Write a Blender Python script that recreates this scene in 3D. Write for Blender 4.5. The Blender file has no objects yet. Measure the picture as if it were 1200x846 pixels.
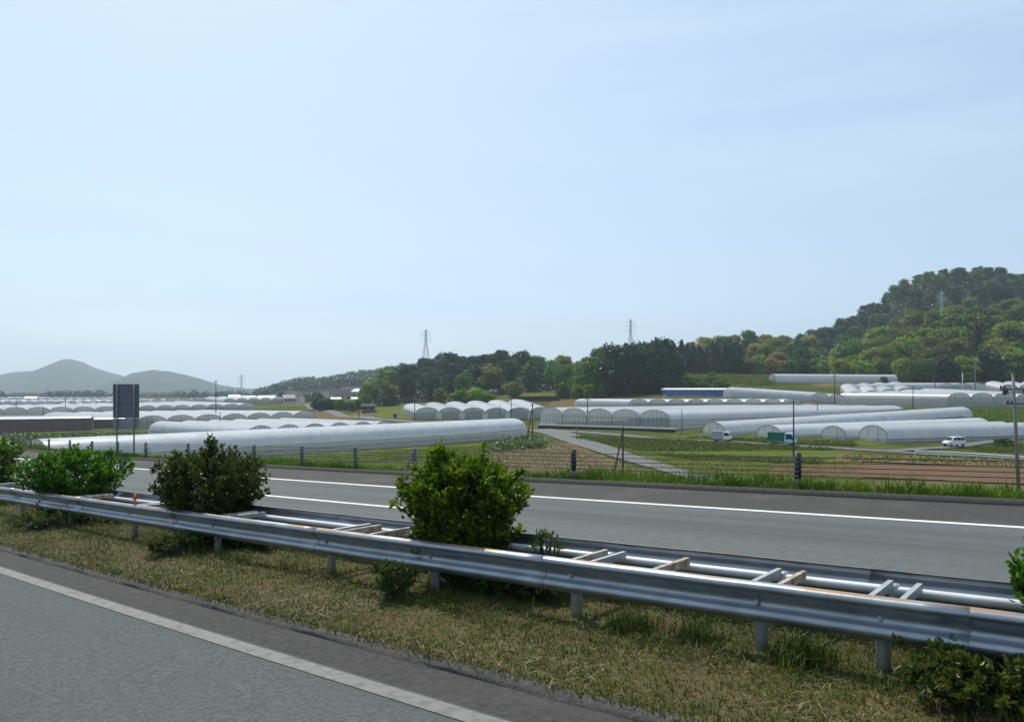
import bpy, math, random
import numpy as np
from mathutils import Vector, Matrix
random.seed(7); rng = np.random.default_rng(7)
scn = bpy.context.scene
C = scn.collection
PI = math.pi

# ------------------------------------------------------------------ camera
F = 933.0; HOR = 460.0; CZ = 9.1            # focal length and horizon in photo pixels (1200 wide), eye height above the plain
cam_d = bpy.data.cameras.new('camera'); cam = bpy.data.objects.new('camera', cam_d); C.objects.link(cam)
cam.location = (0, 0, CZ); cam.rotation_euler = (PI/2, 0, 0)
cam_d.sensor_width = 36; cam_d.lens = 36*F/1200; cam_d.shift_y = 37/1200
cam_d.clip_start = 0.1; cam_d.clip_end = 20000
scn.camera = cam
# ------------------------------------------------------------------ sky and sun
SUN_AZ, SUN_EL = math.radians(-24), math.radians(53)       # azimuth from +Y (forward), negative = left
w = bpy.data.worlds.new('World'); scn.world = w; w.use_nodes = True
nt = w.node_tree; bg = nt.nodes['Background']
sky = nt.nodes.new('ShaderNodeTexSky'); sky.sky_type = 'NISHITA'; sky.sun_disc = False
sky.sun_elevation = SUN_EL; sky.sun_rotation = SUN_AZ
sky.air_density = 1.0; sky.dust_density = 1.2; sky.ozone_density = 2.0; sky.altitude = 50
# thin cirrus veil, laid out by direction
tc = nt.nodes.new('ShaderNodeTexCoord'); mp = nt.nodes.new('ShaderNodeMapping')
mp.inputs['Scale'].default_value = (1.0, 1.6, 9); mp.inputs['Rotation'].default_value = (0.0, 0.22, 0.3)
nz = nt.nodes.new('ShaderNodeTexNoise'); nz.inputs['Scale'].default_value = 2.2; nz.inputs['Detail'].default_value = 5; nz.inputs['Roughness'].default_value = .5
rp = nt.nodes.new('ShaderNodeMapRange'); rp.inputs['From Min'].default_value = .36; rp.inputs['From Max'].default_value = .72
rp.inputs['To Min'].default_value = .52; rp.inputs['To Max'].default_value = .85
mx = nt.nodes.new('ShaderNodeMix'); mx.data_type = 'RGBA'; mx.inputs['B'].default_value = (4.4, 5.6, 6.9, 1)
nt.links.new(tc.outputs['Generated'], mp.inputs['Vector']); nt.links.new(mp.outputs[0], nz.inputs['Vector'])
nt.links.new(nz.outputs['Fac'], rp.inputs['Value']); nt.links.new(rp.outputs[0], mx.inputs['Factor'])
nt.links.new(sky.outputs[0], mx.inputs['A']); nt.links.new(mx.outputs['Result'], bg.inputs['Color'])
bg.inputs['Strength'].default_value = 0.14
sl = bpy.data.lights.new('sun', 'SUN'); sl.energy = 4.8; sl.angle = math.radians(.6); sl.color = (1, .93, .8)
so = bpy.data.objects.new('sun', sl); C.objects.link(so)
sd = Vector((math.sin(SUN_AZ)*math.cos(SUN_EL), math.cos(SUN_AZ)*math.cos(SUN_EL), math.sin(SUN_EL)))
so.rotation_euler = sd.to_track_quat('Z', 'Y').to_euler(); so.location = (0, 0, 60)
vs = scn.view_settings; vs.view_transform = 'Standard'; vs.look = 'None'; vs.gamma = 1; vs.exposure = 0.0; vs.use_curve_mapping = False
scn.cycles.use_denoising = True; scn.cycles.max_bounces = 8; scn.cycles.transparent_max_bounces = 24
scn.cycles.volume_bounces = 0; scn.cycles.caustics_reflective = False; scn.cycles.caustics_refractive = False

# ------------------------------------------------------------------ helpers
def link(o, parent=None):
    C.objects.link(o)
    if parent is not None: o.parent = parent
    return o
def tag(o, label=None, cat=None, group=None, kind=None):
    if label: o['label'] = label
    if cat: o['category'] = cat
    if group: o['group'] = group
    if kind: o['kind'] = kind
    return o
def empty(name, loc, rz=0, label=None, cat=None, group=None):
    o = bpy.data.objects.new(name, None); o.empty_display_size = .3
    o.location = loc; o.rotation_euler = (0, 0, rz); C.objects.link(o)
    return tag(o, label, cat, group)
class MB:
    def __init__(s): s.v = []; s.f = []; s.at = []
    def add(s, v, f, a=0.0):
        b = len(s.v); s.v += [tuple(p) for p in v]; s.f += [tuple(i+b for i in q) for q in f]; s.at += [a]*len(v); return s
    def box(s, c, sz, M=None):
        x, y, z = sz[0]/2, sz[1]/2, sz[2]/2
        P = [Vector((i*x, j*y, k*z)) for k in (-1, 1) for j in (-1, 1) for i in (-1, 1)]
        if M is not None: P = [M @ p for p in P]
        return s.add([p+Vector(c) for p in P], [(0,2,3,1),(4,5,7,6),(0,1,5,4),(2,6,7,3),(0,4,6,2),(1,3,7,5)])
    def beam(s, a, b, wd, ht, up=(0, 0, 1)):
        a, b = Vector(a), Vector(b); t = (b-a).normalized(); x = t.cross(Vector(up))
        if x.length < 1e-4: x = t.cross(Vector((1, 0, 0)))
        x.normalize(); y = x.cross(t)
        P = [p+x*i*wd/2+y*j*ht/2 for p in (a, b) for (i, j) in ((-1,-1),(1,-1),(1,1),(-1,1))]
        return s.add(P, [(3,2,1,0),(4,5,6,7),(0,1,5,4),(1,2,6,5),(2,3,7,6),(3,0,4,7)])
    def tube(s, pts, r, n=8, cap=True):
        pts = [Vector(p) for p in pts]; m = len(pts); rs = r if isinstance(r, (list, tuple)) else [r]*m
        V = []; prev = None
        for i, p in enumerate(pts):
            t = (pts[min(i+1, m-1)]-pts[max(i-1, 0)]).normalized()
            ref = prev if prev is not None else (Vector((0, 0, 1)) if abs(t.z) < .9 else Vector((1, 0, 0)))
            x = (ref - t*ref.dot(t)).normalized(); prev = x; y = t.cross(x)
            V += [p+(x*math.cos(2*PI*k/n)+y*math.sin(2*PI*k/n))*rs[i] for k in range(n)]
        Fc = [(i*n+k, i*n+(k+1) % n, (i+1)*n+(k+1) % n, (i+1)*n+k) for i in range(m-1) for k in range(n)]
        if cap: Fc += [tuple(range(n))[::-1], tuple(range((m-1)*n, m*n))]
        return s.add(V, Fc)
    def prism(s, poly, axis_a, axis_b, origin, ext):
        a, b, o, e = Vector(axis_a), Vector(axis_b), Vector(origin), Vector(ext); n = len(poly)
        P = [o+a*p+b*q for p, q in poly]; P += [p+e for p in P]
        return s.add(P, [tuple(range(n))[::-1], tuple(range(n, 2*n))]+[(i, (i+1) % n, n+(i+1) % n, n+i) for i in range(n)])
    def mesh(s, name, mat, smooth=False, attr=False):
        m = bpy.data.meshes.new(name); m.from_pydata(s.v, [], s.f); m.materials.append(mat)
        if smooth: m.polygons.foreach_set('use_smooth', [True]*len(m.polygons))
        if attr:
            a = m.attributes.new('wear', 'FLOAT', 'POINT'); a.data.foreach_set('value', s.at)
        return m
    def obj(s, name, mat, parent=None, smooth=False, attr=False):
        return link(bpy.data.objects.new(name, s.mesh(name, mat, smooth, attr)), parent)
def fast_mesh(name, V, nper, mat, smooth=False, rand=None):
    """V: (n*nper,3) array, each run of nper verts is one polygon"""
    V = np.asarray(V, dtype=np.float32); n = len(V)//nper
    m = bpy.data.meshes.new(name); m.vertices.add(len(V)); m.vertices.foreach_set('co', V.ravel())
    m.loops.add(len(V)); m.loops.foreach_set('vertex_index', np.arange(len(V), dtype=np.int32))
    m.polygons.add(n); m.polygons.foreach_set('loop_start', np.arange(0, len(V), nper, dtype=np.int32))
    m.materials.append(mat)
    if rand is not None:
        a = m.attributes.new('tone', 'FLOAT', 'POINT'); a.data.foreach_set('value', np.repeat(rand, nper).astype(np.float32))
    m.update(calc_edges=True); m.validate()
    return m
def grid_mesh(name, P, mat, smooth=True):
    """P: (a,b,3) array"""
    a, b = P.shape[:2]; idx = np.arange(a*b).reshape(a, b)
    q = np.stack([idx[:-1, :-1], idx[:-1, 1:], idx[1:, 1:], idx[1:, :-1]], -1).reshape(-1, 4)
    m = bpy.data.meshes.new(name); m.from_pydata(P.reshape(-1, 3).tolist(), [], q.tolist()); m.materials.append(mat)
    if smooth: m.polygons.foreach_set('use_smooth', [True]*len(m.polygons))
    m.update(); return m
# ------------------------------------------------------------------ materials
def mat(name, col, rough=.6, metal=0, spec=.4):
    m = bpy.data.materials.new(name); m.use_nodes = True; b = m.node_tree.nodes['Principled BSDF']
    b.inputs['Base Color'].default_value = (*col, 1); b.inputs['Roughness'].default_value = rough
    b.inputs['Metallic'].default_value = metal; b.inputs['Specular IOR Level'].default_value = spec
    return m
def nodes(m): return m.node_tree.nodes, m.node_tree.links, m.node_tree.nodes['Principled BSDF']
def stretched(N, K, src, st):
    mp = N.new('ShaderNodeMapping'); mp.vector_type = 'TEXTURE'; mp.inputs['Scale'].default_value = [1/q for q in st[:3]]
    if len(st) > 3: mp.inputs['Rotation'].default_value = (0, 0, st[3])
    K.new(src, mp.inputs['Vector']); return mp.outputs[0]
def noisy(name, cols, scale=1.0, rough=.85, detail=6, bump=0, bscale=None, spec=.3, coord='pos', stretch=None, second=None, lo=.3, hi=.7, metal=0):
    """colour ramp over noise; 'second' = (scale, colour, lo, hi) for stains on top"""
    m = mat(name, cols[0], rough, metal, spec); N, K, b = nodes(m)
    if coord == 'pos': src = N.new('ShaderNodeNewGeometry').outputs['Position']
    else: src = N.new('ShaderNodeTexCoord').outputs['Object']
    if stretch:
        src = stretched(N, K, src, stretch)
    n = N.new('ShaderNodeTexNoise'); n.inputs['Scale'].default_value = scale; n.inputs['Detail'].default_value = detail; n.inputs['Roughness'].default_value = .62
    K.new(src, n.inputs['Vector'])
    r = N.new('ShaderNodeValToRGB'); els = r.color_ramp.elements
    while len(els) < len(cols): els.new(.5)
    for i, c in enumerate(cols):
        els[i].position = lo+(hi-lo)*i/max(1, len(cols)-1); els[i].color = (*c, 1)
    K.new(n.outputs['Fac'], r.inputs['Fac']); out = r.outputs['Color']
    if second:
        if len(second) > 4: src = stretched(N, K, src, second[4])
        n2 = N.new('ShaderNodeTexNoise'); n2.inputs['Scale'].default_value = second[0]; n2.inputs['Detail'].default_value = 5; K.new(src, n2.inputs['Vector'])
        mr = N.new('ShaderNodeMapRange'); mr.inputs['From Min'].default_value = second[2]; mr.inputs['From Max'].default_value = second[3]; K.new(n2.outputs['Fac'], mr.inputs['Value'])
        mix = N.new('ShaderNodeMix'); mix.data_type = 'RGBA'; mix.inputs['B'].default_value = (*second[1], 1)
        K.new(mr.outputs[0], mix.inputs['Factor']); K.new(out, mix.inputs['A']); out = mix.outputs['Result']
    K.new(out, b.inputs['Base Color'])
    if bump:
        nb = N.new('ShaderNodeTexNoise'); nb.inputs['Scale'].default_value = bscale or scale*3; nb.inputs['Detail'].default_value = 4; K.new(src, nb.inputs['Vector'])
        bu = N.new('ShaderNodeBump'); bu.inputs['Strength'].default_value = bump; bu.inputs['Distance'].default_value = .03
        K.new(nb.outputs['Fac'], bu.inputs['Height']); K.new(bu.outputs[0], b.inputs['Normal'])
    return m
def leafy(name, cols, trans=.35, rough=.5, objvar=.25, spec=.3, tone=True, hue=.02, clump=0):
    """foliage: ramp over a tone value per leaf, a little per-object shift, translucent"""
    m = mat(name, cols[0], rough, 0, spec); N, K, b = nodes(m)
    if tone: a = N.new('ShaderNodeAttribute'); a.attribute_name = 'tone'; fac = a.outputs['Fac']
    else: a = N.new('ShaderNodeNewGeometry'); fac = a.outputs['Random Per Island']
    r = N.new('ShaderNodeValToRGB'); els = r.color_ramp.elements
    while len(els) < len(cols): els.new(.5)
    for i, c in enumerate(cols): els[i].position = i/max(1, len(cols)-1); els[i].color = (*c, 1)
    if clump:                                            # broad patches of one colour rather than single leaves
        g = N.new('ShaderNodeNewGeometry'); nn = N.new('ShaderNodeTexNoise'); nn.inputs['Scale'].default_value = clump; nn.inputs['Detail'].default_value = 3
        K.new(g.outputs['Position'], nn.inputs['Vector'])
        ma = N.new('ShaderNodeMath'); ma.operation = 'MULTIPLY_ADD'; ma.inputs[1].default_value = 2.2; ma.inputs[2].default_value = -.85; K.new(nn.outputs['Fac'], ma.inputs[0])
        mm = N.new('ShaderNodeMix'); mm.inputs['Factor'].default_value = .65; K.new(fac, mm.inputs['A']); K.new(ma.outputs[0], mm.inputs['B']); fac = mm.outputs['Result']
    K.new(fac, r.inputs['Fac'])
    oi = N.new('ShaderNodeObjectInfo'); hs = N.new('ShaderNodeHueSaturation')
    mr = N.new('ShaderNodeMapRange'); mr.inputs['To Min'].default_value = 1-objvar; mr.inputs['To Max'].default_value = 1+objvar; K.new(oi.outputs['Random'], mr.inputs['Value'])
    m2 = N.new('ShaderNodeMapRange'); m2.inputs['To Min'].default_value = .5-hue; m2.inputs['To Max'].default_value = .5+hue
    mul = N.new('ShaderNodeMath'); mul.operation = 'FRACT'; mm2 = N.new('ShaderNodeMath'); mm2.operation = 'MULTIPLY'; mm2.inputs[1].default_value = 7.31
    K.new(oi.outputs['Random'], mm2.inputs[0]); K.new(mm2.outputs[0], mul.inputs[0]); K.new(mul.outputs[0], m2.inputs['Value'])
    K.new(mr.outputs[0], hs.inputs['Value']); K.new(m2.outputs[0], hs.inputs['Hue']); K.new(r.outputs[0], hs.inputs['Color'])
    K.new(hs.outputs[0], b.inputs['Base Color'])
    t = N.new('ShaderNodeBsdfTranslucent'); K.new(hs.outputs[0], t.inputs['Color'])
    ms = N.new('ShaderNodeMixShader'); ms.inputs[0].default_value = trans
    K.new(b.outputs[0], ms.inputs[1]); K.new(t.outputs[0], ms.inputs[2]); K.new(ms.outputs[0], N['Material Output'].inputs['Surface'])
    return m
def film(name, col, transp, transl, rough):
    """plastic film: diffuse + translucent + see-through + gloss"""
    m = mat(name, col, rough, 0, .5); N, K, b = nodes(m)
    g = N.new('ShaderNodeTexCoord'); n = N.new('ShaderNodeTexNoise'); n.inputs['Scale'].default_value = .7; n.inputs['Detail'].default_value = 6
    K.new(g.outputs['Object'], n.inputs['Vector'])
    r = N.new('ShaderNodeValToRGB'); r.color_ramp.elements[0].position = .3; r.color_ramp.elements[1].position = .75
    r.color_ramp.elements[0].color = (*[c*.76 for c in col], 1); r.color_ramp.elements[1].color = (*col, 1)
    oi = N.new('ShaderNodeObjectInfo'); hv = N.new('ShaderNodeHueSaturation'); mv = N.new('ShaderNodeMapRange'); mv.inputs['To Min'].default_value = .82; mv.inputs['To Max'].default_value = 1.1
    K.new(oi.outputs['Random'], mv.inputs['Value']); K.new(mv.outputs[0], hv.inputs['Value']); K.new(n.outputs['Fac'], r.inputs['Fac']); K.new(r.outputs[0], hv.inputs['Color']); K.new(hv.outputs[0], b.inputs['Base Color'])
    n2 = N.new('ShaderNodeTexNoise'); n2.inputs['Scale'].default_value = 1.6; n2.inputs['Detail'].default_value = 3; K.new(g.outputs['Object'], n2.inputs['Vector'])
    bu = N.new('ShaderNodeBump'); bu.inputs['Strength'].default_value = .35; bu.inputs['Distance'].default_value = .06; K.new(n2.outputs['Fac'], bu.inputs['Height']); K.new(bu.outputs[0], b.inputs['Normal'])
    t = N.new('ShaderNodeBsdfTranslucent'); t.inputs['Color'].default_value = (*col, 1)
    tr = N.new('ShaderNodeBsdfTransparent'); tr.inputs['Color'].default_value = (.93, .96, .97, 1)
    a = N.new('ShaderNodeMixShader'); a.inputs[0].default_value = transl; K.new(b.outputs[0], a.inputs[1]); K.new(t.outputs[0], a.inputs[2])
    c = N.new('ShaderNodeMixShader'); c.inputs[0].default_value = transp; K.new(a.outputs[0], c.inputs[1]); K.new(tr.outputs[0], c.inputs[2])
    K.new(c.outputs[0], N['Material Output'].inputs['Surface'])
    return m
ROADDIR = PI-math.radians(38.9)
M = {}
M['asphalt'] = noisy('asphalt', [(.056,.065,.066),(.088,.099,.1),(.125,.137,.136)], 24, .9, 10, .5, 70, lo=.3, hi=.7, spec=.1, second=(1.0,(.066,.075,.076),.5,.72,(.05,.9,1,ROADDIR)))
M['asphalt_far'] = noisy('asphalt_far', [(.08,.091,.093),(.1,.112,.114),(.118,.13,.131)], 7, .85, 10, .3, 60, spec=.15, second=(1.0,(.074,.084,.086),.42,.66,(.03,1.1,1,ROADDIR)))
M['shoulder'] = noisy('shoulder', [(.028,.029,.028),(.046,.046,.044),(.068,.067,.062)], 14, .9, 8, .6, 80, second=(.5,(.09,.083,.074),.5,.8))
M['paint'] = noisy('road_paint', [(.06,.063,.062),(.115,.12,.117),(.165,.167,.162)], 9, .7, 8, .3, 60, lo=.25, hi=.55)
M['paint_far'] = noisy('road_paint_fresh', [(.6,.61,.61),(.74,.75,.75)], 9, .6, 6)
M['kerb'] = noisy('kerb_asphalt', [(.05,.048,.045),(.085,.08,.074)], 8, .95, 7, .6, 40)
M['soil'] = noisy('median_soil', [(.04,.04,.015),(.075,.07,.028),(.11,.095,.045)], 5, .95, 8, .8, 30, spec=.05, second=(1.6,(.1,.078,.042),.5,.6))
M['steel'] = noisy('galvanised_steel', [(.34,.37,.4),(.45,.48,.51)], 3, .36, 6, .05, 20, .5, metal=.75)
M['zinc'] = noisy('white_zinc', [(.5,.51,.52),(.62,.63,.64)], 3, .5, 6, .05, 20, .5, metal=.1)
M['post'] = noisy('post_steel', [(.3,.33,.35),(.42,.45,.47)], 5, .5, 6, .05, 20, .5, metal=.5)
M['post_dark'] = noisy('barrier_post', [(.10,.115,.13),(.19,.21,.23)], 7, .6, 6, .1, 20, .4)
M['cable'] = mat('cable_steel', (.035,.036,.038), .7, 0, .2)
M['rusty'] = noisy('rusty_steel', [(.22,.13,.06),(.4,.33,.24),(.5,.5,.48)], 9, .7, 7, .2, 30, lo=.35, hi=.65)
M['orange'] = mat('orange_reflector', (.6,.09,.03), .35)
M['sign_back'] = noisy('sign_back', [(.1,.115,.14),(.14,.155,.18)], 3, .5, 5, metal=.2)
M['sign_light'] = noisy('sign_back_light', [(.2,.215,.23),(.26,.275,.29)], 3, .5, 5, metal=.2)
M['field'] = noisy('plain_ground', [(.026,.042,.008),(.052,.07,.015),(.085,.098,.026)], .3, .95, 10, 1, 1.2, spec=.03, second=(.03,(.15,.12,.06),.52,.66))
M['grassfield'] = noisy('grass_field', [(.034,.06,.007),(.068,.104,.012),(.115,.148,.024)], .8, .95, 10, 1, 2, spec=.03, stretch=(.5,1.5,1,-.1), second=(.11,(.1,.12,.035),.45,.7))
M['olivefield'] = noisy('olive_field', [(.055,.072,.01),(.092,.11,.016),(.135,.145,.03)], .5, .95, 10, .9, 2, spec=.03, stretch=(.25,1.6,1,-.1))
M['drygrass'] = noisy('dry_grass_field', [(.07,.052,.022),(.125,.092,.042),(.18,.138,.07)], .6, .95, 10, 1, 2, spec=.03, second=(.12,(.1,.11,.035),.5,.7))
M['brownsoil'] = noisy('tilled_soil', [(.085,.052,.03),(.13,.083,.05),(.165,.11,.068)], .5, .95, 10, 1, 2, spec=.03, stretch=(.1,2.2,1,-.12))
M['redbank'] = noisy('earth_bank', [(.08,.04,.016),(.15,.085,.034),(.21,.13,.06),(.055,.06,.015)], .6, .95, 8, .9, 2)
M['farmroad'] = noisy('farm_road', [(.09,.095,.094),(.135,.14,.135)], .6, .9, 7, .3, 8)
M['concrete'] = noisy('concrete', [(.55,.55,.53),(.68,.675,.65)], .8, .9, 7, .2, 6)
M['darkwall'] = noisy('dark_wall', [(.03,.027,.022),(.06,.05,.04)], 1.2, .95, 7, .5, 4)
M['floor'] = noisy('forest_floor', [(.016,.026,.009),(.03,.045,.014),(.05,.065,.02)], .3, .95, 8, 1, 1)
M['farhill'] = noisy('far_hill', [(.014,.026,.012),(.024,.04,.017),(.04,.055,.022)], .02, .95, 10, 1, .06)
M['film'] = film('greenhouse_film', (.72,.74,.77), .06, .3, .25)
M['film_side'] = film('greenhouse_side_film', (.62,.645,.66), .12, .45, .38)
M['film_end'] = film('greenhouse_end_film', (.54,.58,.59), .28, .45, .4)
M['film_white'] = film('greenhouse_white_film', (.82,.82,.8), .03, .35, .5)
M['net'] = noisy('brown_shade_net', [(.13,.085,.078),(.2,.14,.13)], 1.5, .9, 6, stretch=(4,4,.3))
M['pipe'] = mat('greenhouse_pipe', (.17,.19,.2), .5, .2)
M['bluetarp'] = noisy('blue_tarp', [(.03,.12,.32),(.07,.2,.42),(.12,.2,.26)], .5, .6, 4)
M['pole'] = noisy('concrete_pole', [(.15,.145,.135),(.24,.23,.215)], 2, .85, 6)
M['darkpole'] = noisy('wooden_pole', [(.045,.04,.036),(.08,.07,.06)], 2, .85, 6)
M['black'] = mat('black_fitting', (.025,.025,.027), .5)
M['lattice'] = mat('pylon_steel', (.5,.52,.54), .55, .2)
M['white_car'] = mat('white_car_paint', (.8,.8,.79), .22, 0, .6)
M['dark_car'] = mat('dark_car_paint', (.03,.035,.05), .25, 0, .6)
M['cab_blue'] = mat('pale_blue_cab_paint', (.42,.62,.75), .3, 0, .6)
M['canopy_grey'] = noisy('grey_canopy', [(.33,.34,.38),(.42,.43,.47)], 1.5, .7, 5)
M['canopy_green'] = noisy('green_canopy', [(.012,.12,.085),(.022,.17,.12)], 1.2, .6, 5)
M['glass'] = mat('dark_glass', (.012,.016,.02), .04, 0, .25)
M['tyre'] = mat('tyre', (.02,.02,.021), .85)
M['rim'] = mat('wheel_rim', (.45,.46,.47), .35, .7)
M['lamp_red'] = mat('tail_lamp', (.4,.02,.015), .3); M['lamp_white'] = mat('head_lamp', (.8,.82,.82), .15, .2)
M['house_wall'] = noisy('house_wall', [(.42,.4,.36),(.55,.53,.48)], .5, .9, 6)
M['white_wall'] = noisy('white_wall', [(.66,.67,.66),(.75,.75,.74)], .5, .8, 6)
M['roof_dark'] = noisy('dark_tile_roof', [(.03,.03,.034),(.055,.055,.06)], 2, .8, 6, stretch=(3,3,1), spec=.1)
M['roof_white'] = noisy('white_metal_roof', [(.7,.71,.72),(.8,.8,.8)], .8, .35, 6)
M['roof_brown'] = noisy('brown_metal_roof', [(.09,.06,.045),(.13,.09,.065)], 1, .6, 6)
M['bark'] = noisy('bark', [(.05,.04,.03),(.1,.08,.06)], 3, .95, 7, .6, 12, coord='obj')
M['grass'] = leafy('grass_blades', [(.03,.06,.006),(.06,.095,.011),(.1,.11,.024),(.16,.14,.055),(.23,.185,.09)], .3, .6, 0, .2, clump=1.5)
M['tallgrass'] = leafy('tall_grass_blades', [(.035,.08,.005),(.075,.145,.009),(.14,.21,.018),(.23,.23,.06)], .35, .55, 0, .25, clump=.5)
M['crop'] = leafy('crop_leaves', [(.03,.07,.01),(.065,.125,.02),(.13,.19,.045)], .3, .5, .1, .3)
M['crop_fine'] = leafy('fine_weed_leaves', [(.04,.075,.007),(.075,.125,.012),(.13,.175,.024)], .3, .6, .1, .15)
M['roughgrass'] = leafy('rough_grass', [(.022,.05,.004),(.045,.085,.008),(.08,.12,.014),(.15,.14,.05)], .35, .6, 0, .2)
M['straw'] = leafy('straw', [(.14,.11,.05),(.24,.19,.1),(.36,.3,.18)], .2, .6, 0, .2)
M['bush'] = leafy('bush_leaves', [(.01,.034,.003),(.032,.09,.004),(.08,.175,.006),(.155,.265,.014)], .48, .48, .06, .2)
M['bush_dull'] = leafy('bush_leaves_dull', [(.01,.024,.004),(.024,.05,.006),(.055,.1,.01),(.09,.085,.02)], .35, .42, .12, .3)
M['weed'] = leafy('weed_leaves', [(.025,.05,.01),(.055,.095,.018),(.11,.155,.035)], .35, .5, .1, .2)
M['lf_mid'] = leafy('leaves_mid_green', [(.028,.074,.004),(.08,.165,.007),(.155,.26,.012)], .48, .5, .3, .3, hue=.02)
M['lf_dark'] = leafy('leaves_dark_green', [(.013,.036,.009),(.025,.062,.014),(.045,.095,.02)], .35, .5, .3, .3)
M['lf_bright'] = leafy('leaves_yellow_green', [(.055,.11,.004),(.16,.25,.008),(.32,.38,.014)], .5, .5, .25, .3)
M['lf_olive'] = leafy('leaves_olive', [(.045,.07,.005),(.125,.155,.009),(.24,.25,.016)], .48, .5, .3, .3)
M['lf_blossom'] = leafy('leaves_tan_blossom', [(.13,.135,.025),(.3,.24,.055),(.46,.35,.11)], .4, .6, .25, .2)
M['lf_conifer'] = leafy('conifer_needles', [(.012,.027,.014),(.02,.042,.018),(.032,.06,.022)], .12, .55, .3, .25)
def rust_rail():
    m = noisy('rail_steel', [(.23,.255,.285),(.36,.39,.42)], 2.5, .38, 6, .05, 14, .5, metal=.7)
    N, K, b = nodes(m); base = b.inputs['Base Color'].links[0].from_socket
    a = N.new('ShaderNodeAttribute'); a.attribute_name = 'wear'
    g = N.new('ShaderNodeNewGeometry'); n = N.new('ShaderNodeTexNoise'); n.inputs['Scale'].default_value = 1.3; n.inputs['Detail'].default_value = 8; K.new(g.outputs['Position'], n.inputs['Vector'])
    ad = N.new('ShaderNodeMath'); ad.operation = 'MULTIPLY_ADD'; ad.inputs[1].default_value = .5; ad.inputs[2].default_value = 0; K.new(a.outputs['Fac'], ad.inputs[0])
    su = N.new('ShaderNodeMath'); K.new(ad.outputs[0], su.inputs[0]); K.new(n.outputs['Fac'], su.inputs[1])
    mr = N.new('ShaderNodeMapRange'); mr.inputs['From Min'].default_value = .9; mr.inputs['From Max'].default_value = 1.08; K.new(su.outputs[0], mr.inputs['Value'])
    mx = N.new('ShaderNodeMix'); mx.data_type = 'RGBA'; mx.inputs['B'].default_value = (.3,.17,.075,1); K.new(mr.outputs[0], mx.inputs['Factor']); K.new(base, mx.inputs['A']); K.new(mx.outputs['Result'], b.inputs['Base Color'])
    m2 = N.new('ShaderNodeMath'); m2.operation = 'MULTIPLY_ADD'; m2.inputs[1].default_value = -.85; m2.inputs[2].default_value = .85; K.new(mr.outputs[0], m2.inputs[0]); K.new(m2.outputs[0], b.inputs['Metallic'])
    return m
M['rail'] = rust_rail()

# ------------------------------------------------------------------ the motorway's own coordinates (fitted to the photograph)
AL = math.radians(38.945); RR = 509.18
T_ = np.array([-math.cos(AL), math.sin(AL)]); N_ = np.array([math.sin(AL), math.cos(AL)])
S_GRID = np.linspace(-300, 500, 1601)
_g = np.where((S_GRID > -50) & (S_GRID < 70), .03246, 0.0); _g = np.convolve(_g, np.ones(61)/61, 'same')
_zz = -np.cumsum(_g)*(S_GRID[1]-S_GRID[0]); _zz -= np.interp(0, S_GRID, _zz)
def road_z(s, d): return CZ-2.265+np.interp(s, S_GRID, _zz)+.00186*(d-5)
def RP(s, d, z=0.0):
    th = s/RR; q = N_*RR+(RR-d)*(-N_*math.cos(th)+T_*math.sin(th))
    return Vector((q[0], q[1], float(road_z(s, d))+z))
def SD(x, y):
    px = np.asarray(x)-N_[0]*RR; py = np.asarray(y)-N_[1]*RR
    r = np.hypot(px, py); th = np.arctan2(px*T_[0]+py*T_[1], -(px*N_[0]+py*N_[1]))
    return th*RR, RR-r
def heading(s):                                       # rotation about z that turns +X along the road
    th = s/RR; t = T_*math.cos(th)+N_*math.sin(th); return math.atan2(t[1], t[0])
def s_at(u, d, z=0.0):                                # where the line at offset d crosses photo column u
    lo, hi = -12.0, 150.0
    f = lambda s: (lambda p: 600+F*p.x/p.y if p.y > .5 else 9e9)(RP(s, d, z))
    for _ in range(60):
        m = (lo+hi)/2
        if f(m) > u: lo = m
        else: hi = m
    return (lo+hi)/2
def strip(name, mt, s0, s1, prof, step=2.0, parent=None, kind='structure', wob=0):
    ss = np.arange(s0, s1+1e-6, step)
    P = np.array([[RP(s, d+(wob*(math.sin(s*3.1)+math.sin(s*7.7+1)) if i == 0 and wob else 0), z) for i, (d, z) in enumerate(prof)] for s in ss])
    o = link(bpy.data.objects.new(name, grid_mesh(name, P, mt)), parent)
    if parent is None: tag(o, kind=kind)
    return o

# ------------------------------------------------------------------ terrain
def PX(u, v, D):                                      # photo pixel at depth D -> point
    return (D*(u-600)/F, D, CZ-(v-HOR)*D/F)
ctrl = [PX(*a) for a in [(487,491,245),(650,494,240),(737,481,249),(940,476.6,249),(675,479.7,270),(785,504,170),(635,501,205),(825,511,154),
  (1028,517,139),(1188,508,165),(1111,477,235),(984,476.5,270),(1200,478,235),(1300,478,235),(1101,459.5,290),(1180,459.5,290),(991,461,300),(951,470,265),(864,469,290),
  (781,463.5,285),(865,463.5,285),(908,449,330),(1048,449,335),(1000,446,365),(1200,447,360),(1400,447,360),(840,454,320),(850,440,370),(800,438,385),(900,440,370),(760,462.5,302),
  (600,466,330),(460,468,370),(540,474,300),(400,470,450),(310,469,520),(420,487,320),(655,474,285),(690,475,285),
  (690,522,137),(800,558,88),(1100,547,95),(1190,541,107),(1118,525,131),(950,524,131),(1061,487,200)]]
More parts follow.
